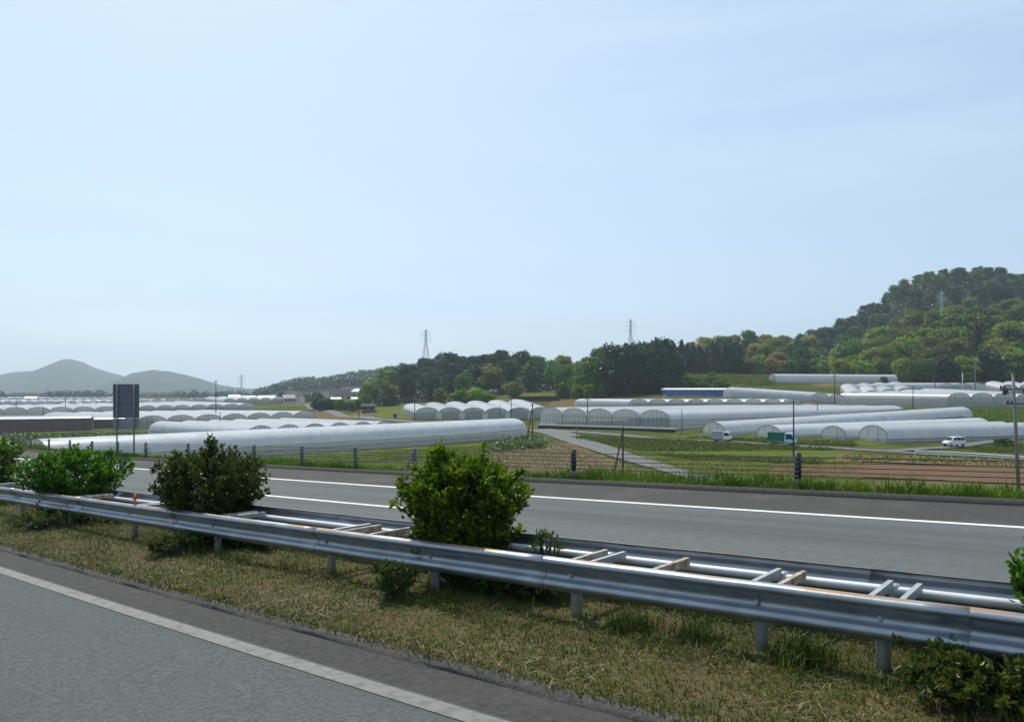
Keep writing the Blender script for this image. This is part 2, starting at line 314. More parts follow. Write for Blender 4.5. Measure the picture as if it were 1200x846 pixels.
ctrl += [(x, y, 0) for x in (-1500,-900,-500,-250,-120) for y in (150,300,520,900,1500)] + [(-60,90,0),(-40,115,0),(-10,150,.0),(0,100,0),(-45,170,0),(-65,230,0),(-30,60,0),(40,60,0),(100,60,0),(200,80,.5),(300,150,2),(0,-100,0),(-200,-100,0),(200,-100,0),(-120,60,0),
   (-200,700,1),(-100,650,2),(-60,520,5),(60,600,10),(200,600,14),(400,500,15),(600,300,12),(800,800,15),(0,1200,4),(0,2500,2),(-1500,3000,0),(1500,2500,8),(-800,2500,0)]
_c = np.array(ctrl); _sc = 200.0; _cx = _c[:, :2]/_sc
def _U(r2): return np.where(r2 > 1e-12, .5*r2*np.log(np.maximum(r2, 1e-12)), 0)
_n = len(_c); _K = _U(((_cx[:, None]-_cx[None])**2).sum(-1))+np.eye(_n)*.004
_Pm = np.c_[np.ones(_n), _cx]; _A = np.block([[_K, _Pm], [_Pm.T, np.zeros((3, 3))]])
_w = np.linalg.solve(_A, np.r_[_c[:, 2], 0, 0, 0])
def TZ(x, y):
    x = np.atleast_1d(np.asarray(x, float)); y = np.atleast_1d(np.asarray(y, float)); sh = x.shape
    q = np.c_[x.ravel(), y.ravel()]/_sc; out = np.zeros(len(q))
    for i in range(0, len(q), 20000):
        b = q[i:i+20000]; out[i:i+20000] = _U(((b[:, None]-_cx[None])**2).sum(-1))@_w[:_n]+_w[_n]+b@_w[_n+1:]
    return np.clip(out, -1.5, 20).reshape(sh)
def tz(x, y): return float(TZ(x, y)[0])
def on_ground(u, v, lo=40, hi=2000):                  # where the sight line through a photo pixel meets the terrain
    D = np.geomspace(lo, hi, 500); z = CZ-(v-HOR)*D/F; g = TZ(D*(u-600)/F, D); k = np.argmax(z <= g)
    if not (z <= g).any(): k = len(D)-1
    return Vector((D[k]*(u-600)/F, D[k], g[k]))
def at_depth(u, D): x = D*(u-600)/F; return Vector((x, D, tz(x, D)))
ys = np.r_[np.linspace(-250, 30, 15), np.linspace(45, 420, 150), np.geomspace(430, 9000, 40)]
xs = np.r_[-np.geomspace(9000, 330, 26), np.linspace(-300, 330, 150), np.geomspace(360, 9000, 26)]
gx, gy = np.meshgrid(xs, ys); gz = TZ(gx, gy)
gz = np.where(gy > 3200, np.minimum(gz, 2), gz)
_s, _d = SD(gx, gy); gz = np.where((_d > -12) & (_d < 30) & (np.abs(_s) < 500), np.minimum(gz, -.3), gz)
tag(link(bpy.data.objects.new('ground', grid_mesh('ground', np.stack([gx, gy, gz], -1), M['field']))), kind='structure')
def patch(name, mt, px, off=.06, n=26, ground=None):
    """a field: quadrilateral of photo pixels carried onto the terrain; px = four corners, in order round the quad"""
    c = [on_ground(*p) for p in px] if ground is None else [Vector((p[0], p[1], 0)) for p in px]
    P = np.zeros((n, n, 3))
    for i in range(n):
        for j in range(n):
            a, b = i/(n-1), j/(n-1)
            q = (c[0]*(1-a)+c[1]*a)*(1-b)+(c[3]*(1-a)+c[2]*a)*b
            P[i, j, :2] = q[:2]
    jit = rng.normal(0, .25, (n, n, 2)); jit[1:-1, 1:-1] = 0; P[..., :2] += jit
    P[..., 2] = TZ(P[..., 0], P[..., 1])+off
    return tag(link(bpy.data.objects.new(name, grid_mesh(name, P, mt))), kind='structure')
def path_strip(name, mt, pts, width, off=.1):
    pts = [Vector(p) for p in pts]; fine = []
    for i in range(len(pts)-1):
        p0, p1, p2, p3 = pts[max(i-1, 0)], pts[i], pts[i+1], pts[min(i+2, len(pts)-1)]
        for k in range(10):
            t = k/10; fine.append(.5*((2*p1)+(p2-p0)*t+(2*p0-5*p1+4*p2-p3)*t*t+(3*p1-p0-3*p2+p3)*t**3))
    fine.append(pts[-1]); P = []
    for i, p in enumerate(fine):
        t = fine[min(i+1, len(fine)-1)]-fine[max(i-1, 0)]; t.z = 0; t.normalize(); nn = Vector((-t.y, t.x, 0))
        wd = width[0]+(width[1]-width[0])*i/(len(fine)-1) if isinstance(width, tuple) else width
        P.append([(*(p+nn*wd*k/2)[:2], tz(*(p+nn*wd*k/2)[:2])+off) for k in (-1, -.33, .33, 1)])
    return tag(link(bpy.data.objects.new(name, grid_mesh(name, np.array(P), mt))), kind='structure')

# fields and farm roads
patch('grass_field', M['grassfield'], [(700,513),(1000,531),(960,545),(760,530)], .05)
patch('olive_field', M['olivefield'], [(745,533),(1010,537),(1010,572),(820,566)], .08)
patch('tilled_field', M['brownsoil'], [(905,546),(1230,548),(1260,572),(900,556)], .12)
patch('earth_bank', M['redbank'], [(985,534),(1230,543),(1230,551),(975,541)], .16)
patch('dry_grass_field', M['drygrass'], [(575,529),(668,519),(760,556),(560,566)], .09)
patch('grass_bank', M['grassfield'], [(300,536),(590,519),(600,528),(300,550)], .06)
patch('grass_slope', M['grassfield'], [(1055,483),(1260,481),(1260,497),(1110,492)], .06)
patch('car_verge', M['grassfield'], [(760,512),(1225,506),(1225,513),(1000,524)], .05)
patch('brown_plot', M['drygrass'], [(655,466),(735,464),(690,479),(640,476)], .08)
patch('bright_plot', M['olivefield'], [(608,461.5),(650,461.5),(655,464.5),(605,464.5)], .1)
patch('tan_plot', M['drygrass'], [(955,471.5),(985,471.5),(985,477),(935,477)], .1)
patch('meadow', M['olivefield'], [(437,478),(520,470),(480,492),(440,490)], .05)
patch('roadside_plot', M['drygrass'], [(352,483),(385,482),(440,491),(360,492)], .06)
patch('hill_meadow', M['olivefield'], [(850,441),(906,441),(910,452),(830,454)], .1)
patch('tan_verge', M['drygrass'], [(780,464),(870,464),(870,467),(770,467)], .1)
patch('upper_verge', M['drygrass'], [(1045,446),(1110,446),(1100,452),(1050,450)], .1)
path_strip('farm_lane', M['farmroad'], [on_ground(*p) for p in [(628,503.5),(648,507),(668,514),(700,525),(740,538),(790,553),(850,570)]], (7.5, 2.2), .14)
lane_px = [(640,504),(700,508),(745,512),(780,515.5),(880,520),(980,526),(1086,532.5),(1150,536),(1215,540)]
lane_pts = [on_ground(*p) for p in lane_px]
path_strip('valley_road', M['farmroad'], lane_pts, 3.4, .12)
path_strip('side_road', M['farmroad'], [on_ground(*p) for p in [(1040,530),(1075,527),(1118,524.5),(1160,518.5),(1225,511)]], 2.6, .15)
path_strip('village_road', M['farmroad'], [on_ground(*p) for p in [(362,474),(366,477),(372,480.5),(395,485.5),(430,490),(462,493),(500,496)]], 5.0, .12)

# ------------------------------------------------------------------ motorway
S0, S1 = -60, 170
road = strip('motorway_lane', M['asphalt'], S0, S1, [(-4.6,0),(-1,0),(2,0),(4.5,0)])
strip('median_shoulder', M['shoulder'], S0, S1, [(4.5,.0),(4.8,.0),(5.12,-.005)], .5)
strip('edge_line', M['paint'], S0, S1, [(4.27,.006),(4.46,.006)], 1, road)
strip('outer_edge_line', M['paint'], S0, S1, [(-2.75,.006),(-2.55,.006)], 1, road)
for k in range(-3, 8):
    if k*20+12 > S0: strip('lane_dash', M['paint'], k*20+4, k*20+12, [(.85,.006),(1.0,.006)], 1, road)
strip('median', M['soil'], S0, S1, [(5.14,.02),(5.28,.045),(5.7,.06),(6.3,.07),(7,.09),(7.6,.08),(8.1,.03),(8.55,.01)], .4, wob=.03)
strip('median_kerb', M['kerb'], S0, S1, [(5.0,-.02),(5.02,.03),(5.12,.045),(5.2,.03)], .4, wob=.02)
far = strip('far_carriageway', M['asphalt_far'], S0, S1, [(8.5,-.0),(11,0),(14,0),(16.1,0)])
strip('far_shoulder', M['shoulder'], S0, S1, [(16.1,.0),(17.5,0),(19.3,.0)])
strip('edge_line', M['paint_far'], S0, S1, [(15.96,.006),(16.16,.006)], 1, far)
strip('inner_edge_line', M['paint_far'], S0, S1, [(9.3,.006),(9.5,.006)], 1, far)
sA, sB = s_at(478, 12.72), s_at(283, 12.72)
for k in range(0, 6):
    strip('lane_dash', M['paint_far'], sA+k*20, sA+k*20+max(8, sB-sA), [(12.64,.006),(12.8,.006)], 1, far)
strip('far_kerb', M['kerb'], S0, S1, [(19.14,-.01),(19.17,.11),(19.32,.125),(19.36,.02)], 1)
M['bank'] = noisy('embankment_grass', [(.06,.075,.018),(.09,.11,.026),(.15,.14,.055)], 1.2, .95, 8, .8, 8)
strip('embankment', M['bank'], S0, S1, [(19.3,.03),(19.8,.06),(20.7,.02),(24,-2.0),(28,-4.3),(36,-8.8)], 2)
strip('near_embankment', M['bank'], S0, S1, [(-18,-8.5),(-10,-3.6),(-5.6,.0),(-4.5,.01)], 2)

# ------------------------------------------------------------------ guardrails
PROF = [(.0,.70),(.03,.698),(.06,.69),(.08,.67),(.083,.65),(.077,.628),(.045,.6),(.012,.57),(.002,.545),(0,.525),(.002,.505),(.012,.488),(.045,.468),(.077,.448),(.083,.425),(.08,.4),(.06,.368),(.03,.354),(0,.35)]
def rail_section(parent, s0, s1, d, side, lap):
    """one W-beam; side -1 = waves bulge towards the near road"""
    mb = MB(); n = len(PROF); ss = np.linspace(s0-.16, s1+.16, 14); th = .004
    for s in ss:
        bend = .008*math.sin(s*1.7+d)+.004*math.sin(s*4.1)
        o = lap*.0035*(1 if s < (s0+s1)/2 else -1)
        for layer in (0, 1):
            for i, (a, z) in enumerate(PROF):
                mb.v.append(tuple(RP(s, d+side*(a+o+bend-layer*th), z))); mb.at.append(1.0 if i <= 2 else (.35 if i >= n-2 else 0.0))
    for k in range(len(ss)-1):
        for i in range(n-1):
            b = k*2*n+i; c = b+2*n
            mb.f.append((b, c, c+1, b+1)); b2, c2 = b+n, c+n; mb.f.append((b2+1, c2+1, c2, b2))
        for i in (0, n-1):
            b = k*2*n+i; c = b+2*n; mb.f.append((b, b+n, c+n, c))
    for k in (0, len(ss)-1):
        for i in range(n-1): b = k*2*n+i; mb.f.append((b, b+1, b+n+1, b+n))
    mb.obj('rail_beam', M['rail'], parent, True, True)
pu = [1240, 1035, 892, 675, 510, 388]
ps = [s_at(u, 6.86, .3) for u in pu]
while ps[-1] < 60: ps.append(ps[-1]+3.0)
g1 = empty('guardrail', RP(5, 6.77), 0, 'galvanised W-beam guardrail with rusty top edge nearest the camera', 'guardrail')
g2 = empty('guardrail', RP(5, 7.82), 0, 'second W-beam guardrail seen from its back beyond the median bushes', 'guardrail')
for g in (g1, g2): g.location = (0, 0, 0)
secs = [-14, -10, -6, -2]; j0 = s_at(627, 6.77, .6)
ss_ = j0-12
while ss_ < 90:
    rail_section(g1, ss_, ss_+4, 6.77, -1, 1); rail_section(g2, ss_+.7, ss_+4.7, 7.82, 1, 1); ss_ += 4
mb = MB(); mb.tube([RP(s_, 7.7, .545) for s_ in np.arange(-12, 80, 1.0)], .045, 10); mb.obj('pipe_rail', M['zinc'], g2, True)
def post(parent, s, d):
    mb = MB(); mb.tube([RP(s, d, -.1), RP(s, d, .5), RP(s, d, .585), RP(s, d, .605)], [.058, .058, .058, .04], 14)
    mb.obj('post', M['post'], parent, True)
for i, s in enumerate(ps):
    post(g1, s, 6.87); post(g2, s+.12, 7.72)
    for off in (-.12, .12):                            # cross members that tie both rails together
        mb = MB(); mb.beam(RP(s+off, 6.8, .615), RP(s+off+.02, 7.66, .61), .045, .075); mb.obj('cross_member', M['rusty'] if (i*2+(off > 0)) % 3 == 1 else M['post'], g1)
    for d, sd_, g in ((6.77, -1, g1), (7.82, 1, g2)):
        mb = MB(); mb.tube([RP(s, d+sd_*-.004, .525), RP(s, d+sd_*.022, .525)], .022, 6); mb.obj('bolt', M['post'], g)
mids = [s_at(806, 7.66, .62), s_at(480, 7.66, .62)]
for k, s in enumerate(mids):
    mb = MB(); mb.beam(RP(s, 6.8, .62), RP(s, 7.66, .615), .05, .08); mb.obj('cross_member', M['rusty'] if k in (0, 1) else M['post'], g1)
sdl = s_at(158, 6.77, .75)
dl = empty('delineator', RP(sdl, 6.77, .69), heading(sdl), 'small round orange reflector standing on the near guardrail between two bushes', 'reflector')
mb = MB(); mb.tube([(0,0,0),(0,0,.09)], .012, 6); mb.obj('stalk', M['rusty'], dl)
mb = MB(); mb.tube([(0,.012,.14),(0,-.012,.14)], .062, 16); mb.obj('reflector_disc', M['orange'], dl)

# ------------------------------------------------------------------ cable barrier along the far verge
cb = empty('cable_barrier', (0,0,0), 0, 'grey cable barrier with five wires along the far edge of the road', 'barrier')
DB = 19.62
bu = [16,36,57.5,82,108,138,171,220.6,298,354,416.6,486,571,672,935]
bs = [s_at(u, DB, .4) for u in bu]; bs = [bs[0]+8, bs[0]+4]+bs+[s_at(1230, DB, .4), s_at(1230, DB, .4)-5]
anchors = {171, 486}
for i, s in enumerate(bs):
    u = bu[i-2] if 2 <= i < len(bu)+2 else 0
    mb = MB(); mb.tube([RP(s, DB, -.2), RP(s, DB, .93), RP(s, DB, .96)], [.07, .07, .05], 12); p = mb.obj('post', M['post_dark'] if u not in (672, 935) else M['post'], cb, True)
    for k in range(5):
        mb = MB(); mb.box((0,0,0), (.09,.05,.045)); b = mb.obj('cable_bracket', M['post_dark'], p)
        b.location = RP(s, DB-.09, .42+k*.115); b.rotation_euler = (0, 0, heading(s))
    if u in (672, 935):
        mb = MB(); mb.tube([RP(s, DB, .36), RP(s, DB, .99)], .082, 12); mb.obj('post_sleeve', M['black'], p, True)
    if u in anchors:
        mb = MB(); sgn = -1 if u == 171 else 1
        mb.beam(RP(s+sgn*.08, DB, .8), RP(s+sgn*.62, DB, .0), .09, .09); mb.obj('brace', M['rusty'], cb)
for k in range(5):
    mb = MB(); mb.tube([RP(s, DB-.11, .42+k*.115) for s in np.arange(bs[-1], bs[0], 1.5)], .011, 5); mb.obj('cable', M['cable'], cb, True)
sm = s_at(254, DB+.3)
mk = empty('road_marker', RP(sm, DB+.3), heading(sm), 'small dark plate on a thin stake behind the tall sprig of a bush', 'marker')
mb = MB(); mb.tube([(0,0,-.1),(0,0,1.02)], .018, 6); mb.obj('stake', M['post'], mk)
mb = MB(); mb.box((0,0,1.08), (.24,.03,.13)); mb.obj('plate', M['black'], mk)
sg = s_at(147, 20.1)
sgn = empty('road_sign', RP(sg, 20.1), heading(sg)*0, 'back of a tall two-post road sign with dark panel above a pale plate', 'sign')
Dg = RP(sg, 20.1).y; pxm = Dg/F
top = CZ-(450-HOR)*pxm-sgn.location.z; midz = CZ-(490-HOR)*pxm-sgn.location.z; lowz = CZ-(503-HOR)*pxm-sgn.location.z
for sx in (-1, 1):
    mb = MB(); mb.tube([(sx*10*pxm,0,-.3),(sx*10*pxm,0,top-.03)], .045, 10); mb.obj('post', M['post_dark'], sgn, True)
mb = MB(); mb.box((0,.1,(top+midz)/2), (30.5*pxm,.025,top-midz)); pn = mb.obj('panel', M['sign_back'], sgn)
mb = MB(); mb.box((0,.1,(lowz+midz)/2-.006), (30.5*pxm,.022,midz-lowz-.012)); mb.obj('lower_plate', M['sign_light'], sgn)
for k in range(5):
    mb = MB(); mb.box((0,.072,midz+(top-midz)*(.1+.2*k)), (19*pxm if k else 30*pxm,.03,.05)); mb.obj('stiffener', M['post_dark'], pn)
for sx in (-1, 1):
    mb = MB(); mb.box((sx*14.6*pxm,.07,(top+midz)/2), (.05,.04,(top-midz)*.98)); mb.obj('edge_channel', M['sign_back'], pn)

# ------------------------------------------------------------------ greenhouses
def arch(wd, eave, top, n=12):
    """section of a pipe house: straight legs, then a rounded roof"""
    p = [(0, 0), (.04*wd*.3, eave)]
    for k in range(1, n):
        t = PI*k/n; p.append((wd/2-(wd/2-.012*wd)*math.cos(t), eave+(top-eave)*math.sin(t)**.85))
    return p+[(wd-.012*wd, eave), (wd, 0)]
def greenhouse(label, P0, row, n, ridge, top, eave, side='film_side', roof='film', end='film_end', posts=5, panels=False, group=None, name='greenhouse', door=None, ribs=3.0, back=True, zs=None):
    """P0 ground corner; row = vector across one span; ridge = vector along the house. All parts hang under one Empty."""
    P0 = Vector((P0[0], P0[1], 0)); row = Vector((row[0], row[1], 0)); ridge = Vector((ridge[0], ridge[1], 0)); wd = row.length; L = ridge.length
    z00 = tz(*P0[:2]) if zs is None else zs
    e = empty(name, (P0.x, P0.y, z00), 0, label, 'greenhouse', group)
    ru, du = row.normalized(), ridge.normalized(); Z = Vector((0, 0, 1)); sec = arch(wd, eave, top)
    def gz(k, t):                                      # ground under the line k spans over, t along, relative to the corner
        q = P0+row*k+ridge*t; return tz(q.x, q.y)-z00 if zs is None else 0
    nl = max(2, int(L/6)+1); up = row.cross(ridge).z
    for k in range(n):
        za, zb = .5*(gz(k, 0)+gz(k+1, 0)), .5*(gz(k, 1)+gz(k+1, 1))
        base = row*k
        def pt(i, t, grow=0.0):
            a, z = sec[i]; sag = .025*math.sin(t*L*2.1)*(1 if 1 < i < len(sec)-2 else 0)
            return base+ru*a+ridge*t+Z*(za+(zb-za)*t+z+sag+grow)
        mb = MB(); m = len(sec)
        for j in range(nl+1):
            for i in range(1, m-1): mb.v.append(tuple(pt(i, j/nl)))
        q = m-2
        mb.f = [(j*q+i, j*q+i+1, (j+1)*q+i+1, (j+1)*q+i) for j in range(nl) for i in range(q-1)]; mb.at = [0]*len(mb.v)
        mb.obj('roof_film', M[roof], e, True)
        for t, nm in ((0, 'end_wall'), (1, 'back_wall')):
            if t == 1 and not back: continue
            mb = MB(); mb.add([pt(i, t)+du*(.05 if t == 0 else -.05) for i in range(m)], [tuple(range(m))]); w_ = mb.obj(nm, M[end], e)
            if t == 0:
                mb = MB(); mb.tube([pt(i, 0)-du*.02 for i in range(m)], .06, 5)
                for c in range(1, posts+1):
                    a = wd*c/(posts+1); tt = math.acos(max(-1, min(1, (wd/2-a)/(wd/2)))); h = eave+(top-eave)*math.sin(tt)**.85
                    mb.tube([base+ru*a+Z*(za-.1), base+ru*a+Z*(za+h-.04)], .03, 4)
                for hh in (eave*.5, eave): mb.tube([base+ru*.05+Z*(za+hh), base+ru*(wd-.05)+Z*(za+hh)], .028, 4)
                mb.obj('end_frame', M['pipe'], w_)
        mb = MB()
        for r in range(1, int(L/ribs)): mb.tube([pt(i, r*ribs/L, -.05) for i in range(1, m-1)], .022, 3, False)
        if mb.v: mb.obj('hoops', M['pipe'], e)
        if panels and k < n-1:
            mb = MB(); mb.box(base+row-du*.12+Z*(gz(k+1, 0)+eave*.5-.05), (wd*.26, .06, eave*1.05), Matrix.Rotation(math.atan2(ru.y, ru.x), 3, 'Z')); mb.obj('white_panel', M['film_white'], e)
        if door is not None and k == door:
            mb = MB(); mb.box(base+row*.45-du*.1+Z*(za+eave*.62), (wd*.3, .06, eave*1.15), Matrix.Rotation(math.atan2(ru.y, ru.x), 3, 'Z')); mb.obj('door', M['film_white'], e)
    for k in (0, n):                                   # long side walls
        mb = MB(); V = []
        for j in range(nl+1):
            t = j/nl; zz = gz(k, t)
            V += [row*k+ridge*t+Z*(zz-.15), row*k+ridge*t+Z*(zz+eave+.02)]
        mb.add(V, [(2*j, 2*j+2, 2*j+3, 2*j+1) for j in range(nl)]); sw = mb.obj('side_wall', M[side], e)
        mb = MB(); sgn_ = -1 if k == 0 else 1
        for zf in (.5, 1): mb.tube([row*k+ru*sgn_*.04+ridge*(j/nl)+Z*(gz(k, j/nl)+eave*zf) for j in range(nl+1)], .03, 4)
        mb.obj('side_rail', M['pipe'], sw)
    # beds of crop inside, seen faintly through the film
    mb = MB()
    for k in range(n):
        for c in (.25, .5, .75):
            a, b = row*(k+c)+ridge*.04, row*(k+c)+ridge*.96
            mb.beam(a+Z*(gz(k, 0)+.25), b+Z*(gz(k, 1)+.25), wd*.13, .7)
    mb.obj('crop_beds', M['crop_bed'], e)
    return e
M['crop_bed'] = noisy('crop_bed', [(.1,.13,.07),(.2,.23,.14),(.35,.34,.3)], 1.2, .95, 7)
def at(u, D): return Vector((D*(u-600)/F, D, 0))
# long tunnel beside the motorway
a, b = at(57, 90.5), at(617, 161); dv = b-a; nv = Vector((-dv.y, dv.x, 0)).normalized()
greenhouse('longest pale greenhouse tunnel, lying just behind the cable barrier on the left', a+nv*0, nv*7.2, 1, dv, 3.7, 1.55, ribs=4)
# left blocks, arches facing the road
A1 = Vector((.63, .777, 0)); B1 = Vector((-.777, .63, 0))
def block(label, u, D, n, wd, L, top, eave, a=A1, b=B1, **k):
    p = at(u, D); return greenhouse(label, p, a*wd, n, b*L, top, eave, **k)
gl = 'greenhouse blocks on the plain to the left'
block('bright white multi-arch greenhouse directly behind the longest tunnel', 288, 136, 6, 5.7, 34, 3.4, 1.6, group=gl)
block('arched greenhouse block in the second row behind the longest tunnel', 160, 205, 7, 8.0, 60, 3.3, 1.5, group=gl, ribs=6)
block('low arched greenhouse row behind the road sign and utility pole', 120, 322, 9, 7.4, 60, 3.2, 1.5, A1.lerp(Vector((1,0,0)), .4), B1, group=gl, ribs=12)
block('far arched greenhouse row in front of the village road', 262, 440, 6, 6.4, 60, 3.2, 1.5, Vector((.95,.3,0)), Vector((-.5,.87,0)), group=gl, ribs=12)
block('far wide greenhouse row reaching the left tree line', 60, 480, 12, 8, 90, 3.2, 1.6, Vector((.98,.2,0)), Vector((-.45,.9,0)), end='film_white', group=gl, ribs=20)
block('farthest greenhouse row left of the road sign', -60, 620, 16, 8, 120, 3.2, 1.6, Vector((.99,.1,0)), Vector((-.5,.87,0)), end='film_white', group=gl, ribs=30)
block('farthest greenhouse row right of the road sign', 168, 640, 13, 8, 120, 3.2, 1.6, Vector((.99,.1,0)), Vector((-.5,.87,0)), group=gl, ribs=30)
block('middle greenhouse band at the left edge behind the brown netted house', -80, 300, 8, 8, 60, 3.2, 1.6, Vector((.97,.25,0)), Vector((-.35,.94,0)), end='film_white', group=gl, ribs=12)
block('thin pale greenhouse band along the left horizon', -70, 900, 24, 8.5, 150, 3.4, 1.8, Vector((1,.05,0)), Vector((-.4,.9,0)), end='film_white', group=gl, ribs=60)
# brown shade-net house
a, b = at(-70, 178), at(107, 196); greenhouse('long greenhouse with brown shade net sides at the left edge', a, Vector((-3.2,6.5,0)), 2, (b-a), 3.5, 2.9, side='net', end='net', ribs=5)
a, b = at(110, 206), at(181, 214); greenhouse('short greenhouse with pale brown net beside the longer netted house', a, Vector((-3,6.5,0)), 1, (b-a), 2.9, 2.2, side='net', end='net', ribs=5)
# centre and right
greenhouse('white six-arch greenhouse left of centre with white panels between its arches', at(487, 245), Vector((7.1,.55,0)), 6, Vector((-7.5,26,0)), 3.6, 1.9, panels=True, end='film_end')
greenhouse('nine-arch greenhouse in front of the dark conifers', at(737, 249), Vector((6.0,.05,0)), 9, Vector((-15.4,21,0)), 3.4, 1.9, posts=4, zs=3.7)
a, b = at(785, 170), at(633, 205); rv = (b-a)/5
greenhouse('big greenhouse of five wide arches above a retaining wall at the lane bend', b, -rv, 5, Vector((.8,.6,0))*100, 4.6, 2.5, posts=6, ribs=5, zs=.75)
AR = Vector((.84, .543, 0)); BR = Vector((.543, -.84, 0))
greenhouse('tunnel greenhouse with a dark door behind the grey truck', at(823, 157), BR*5.8, 1, at(1112, 198)-at(823, 157), 2.7, .55, posts=2, door=0, end='film_white', side='film', ribs=4)
greenhouse('tunnel greenhouse behind the green truck', at(887, 149.5), BR*5.6, 1, at(1130, 175)-at(887, 149.5), 2.45, .55, posts=2, door=0, end='film_white', side='film', ribs=4)
greenhouse('third tunnel greenhouse from the left among the right-hand tunnels', at(962, 146), BR*5.2, 1, at(1156, 167)-at(962, 146), 2.45, .55, posts=2, door=0, end='film_white', side='film', ribs=4)
greenhouse('front tunnel greenhouse nearest the white car', at(1006, 142), BR*5.6, 1, at(1190, 159)-at(1006, 142), 2.9, .55, posts=2, door=0, end='film_white', side='film', ribs=4)
def tarpshed():
    p = at_depth(781, 285); e = empty('tarp_shed', p, 0, 'long low shed with blue sheeting under the dark conifers', 'shed')
    mb = MB(); mb.box((13,4,1.2), (26,8,2.4)); mb.obj('wall', M['bluetarp'], e)
    mb = MB(); mb.prism([(-.6,2.43),(4,3.0),(8.6,2.43),(8.6,2.3),(-.6,2.3)], (0,1,0), (0,0,1), (-.5,0,0), (27,0,0)); mb.obj('roof', M['roof_white'], e)
    for k in range(9):
        mb = MB(); mb.box((.2+k*3.2,-.06,1.2), (.12,.12,2.5)); mb.obj('frame_post', M['pipe'], e)
tarpshed()
greenhouse('greenhouse with two arches above the bare brown plot', at(951, 264), Vector((6.0,1.0,0)), 2, Vector((-25,16,0)), 3.6, 1.7, ribs=4)
greenhouse('highest tunnel greenhouse, lying along the foot of the wooded hill', at(909, 330), Vector((-1.2,5.5,0)), 1, Vector((52,3,0)), 3.6, 1.5, ribs=4)
greenhouse('greenhouse with three arches below the hill near the floodlight pole', at(1101, 288), Vector((5.6,0,0)), 3, Vector((-30,10,0)), 3.5, 1.8, ribs=4)
greenhouse('low arched greenhouse row behind the glassy long house on the right', at(992, 283), Vector((6.0,0,0)), 4, Vector((6,20,0)), 3.2, 1.6, ribs=4)
greenhouse('long clear-walled greenhouse with arched ends on the right', at(1111, 236), Vector((6.6,-.2,0)), 5, Vector((-18,35,0)), 4.3, 2.7, posts=5, ribs=4)
greenhouse('small greenhouse at the right edge behind the big utility pole', at(1172, 283), Vector((6.5,0,0)), 3, Vector((4,16,0)), 3.3, 1.8, ribs=4)
greenhouse('row of small white greenhouses at the foot of the middle wood', at(447, 372), Vector((5.0,.8,0)), 7, Vector((-4,22,0)), 3.0, 1.7, ribs=6)
# retaining wall in front of the five-arch house
a, b = at_depth(631, 199), at_depth(791, 163.5)
rw = empty('retaining_wall', a, 0, 'long pale coping over a dark retaining wall at the lane bend', 'wall')
mb = MB(); d_ = b-a; mb.beam((0,0,.1), tuple(d_+Vector((0,0,-.1))), .35, 1.7); mb.obj('wall_face', M['darkwall'], rw)
mb = MB(); mb.beam((0,0,.98), tuple(d_+Vector((0,0,.78))), .6, .32); mb.obj('coping', M['concrete'], rw)
# white roadside guard rail by the valley road
gr = empty('roadside_rail', (0,0,0), 0, 'white roadside guard rail along the valley road in front of the car', 'guardrail')
rl = [on_ground(u, v) for u, v in [(1072,534),(1100,535.6),(1130,537.2),(1160,539),(1190,541),(1220,543)]]
for zz in (.75, .5):
    mb = MB(); mb.tube([p+Vector((0,0,zz)) for p in rl], .075, 6); mb.obj('rail', M['white_wall'], gr)
for i in range(len(rl)-1):
    for t in (0, .5):
        p = rl[i].lerp(rl[i+1], t); mb = MB(); mb.tube([p-Vector((0,0,.2)), p+Vector((0,0,.82))], .06, 6); mb.obj('post', M['white_wall'], gr)

# ------------------------------------------------------------------ vehicles
def wheel(parent, x, y, r, wdt):
    mb = MB(); mb.tube([(x,y-wdt/2,r),(x,y-wdt*.4,r),(x,y+wdt*.4,r),(x,y+wdt/2,r)], [r*.9,r,r,r*.9], 18); t = mb.obj('wheel', M['tyre'], parent, False)
    sg_ = 1 if y > 0 else -1; mb = MB(); mb.tube([(x,y+sg_*(wdt/2-.02),r),(x,y+sg_*(wdt/2+.012),r)], [r*.62,r*.5], 14); mb.obj('rim', M['rim'], t)
def shell(sections, mtl, name, parent, bevel=.05):
    """body lofted over side outline: list of (x,z) outline with half width per point"""
    n = len(sections); mb = MB()
    V = [(x, hw, z) for x, z, hw in sections]+[(x, -hw, z) for x, z, hw in sections]
    mb.add(V, [tuple(range(n))[::-1], tuple(range(n, 2*n))]+[(i, (i+1) % n, n+(i+1) % n, n+i) for i in range(n)])
    o = mb.obj(name, mtl, parent); b = o.modifiers.new('b', 'BEVEL'); b.width = bevel; b.segments = 2; b.limit_method = 'ANGLE'; b.angle_limit = .5
    return o
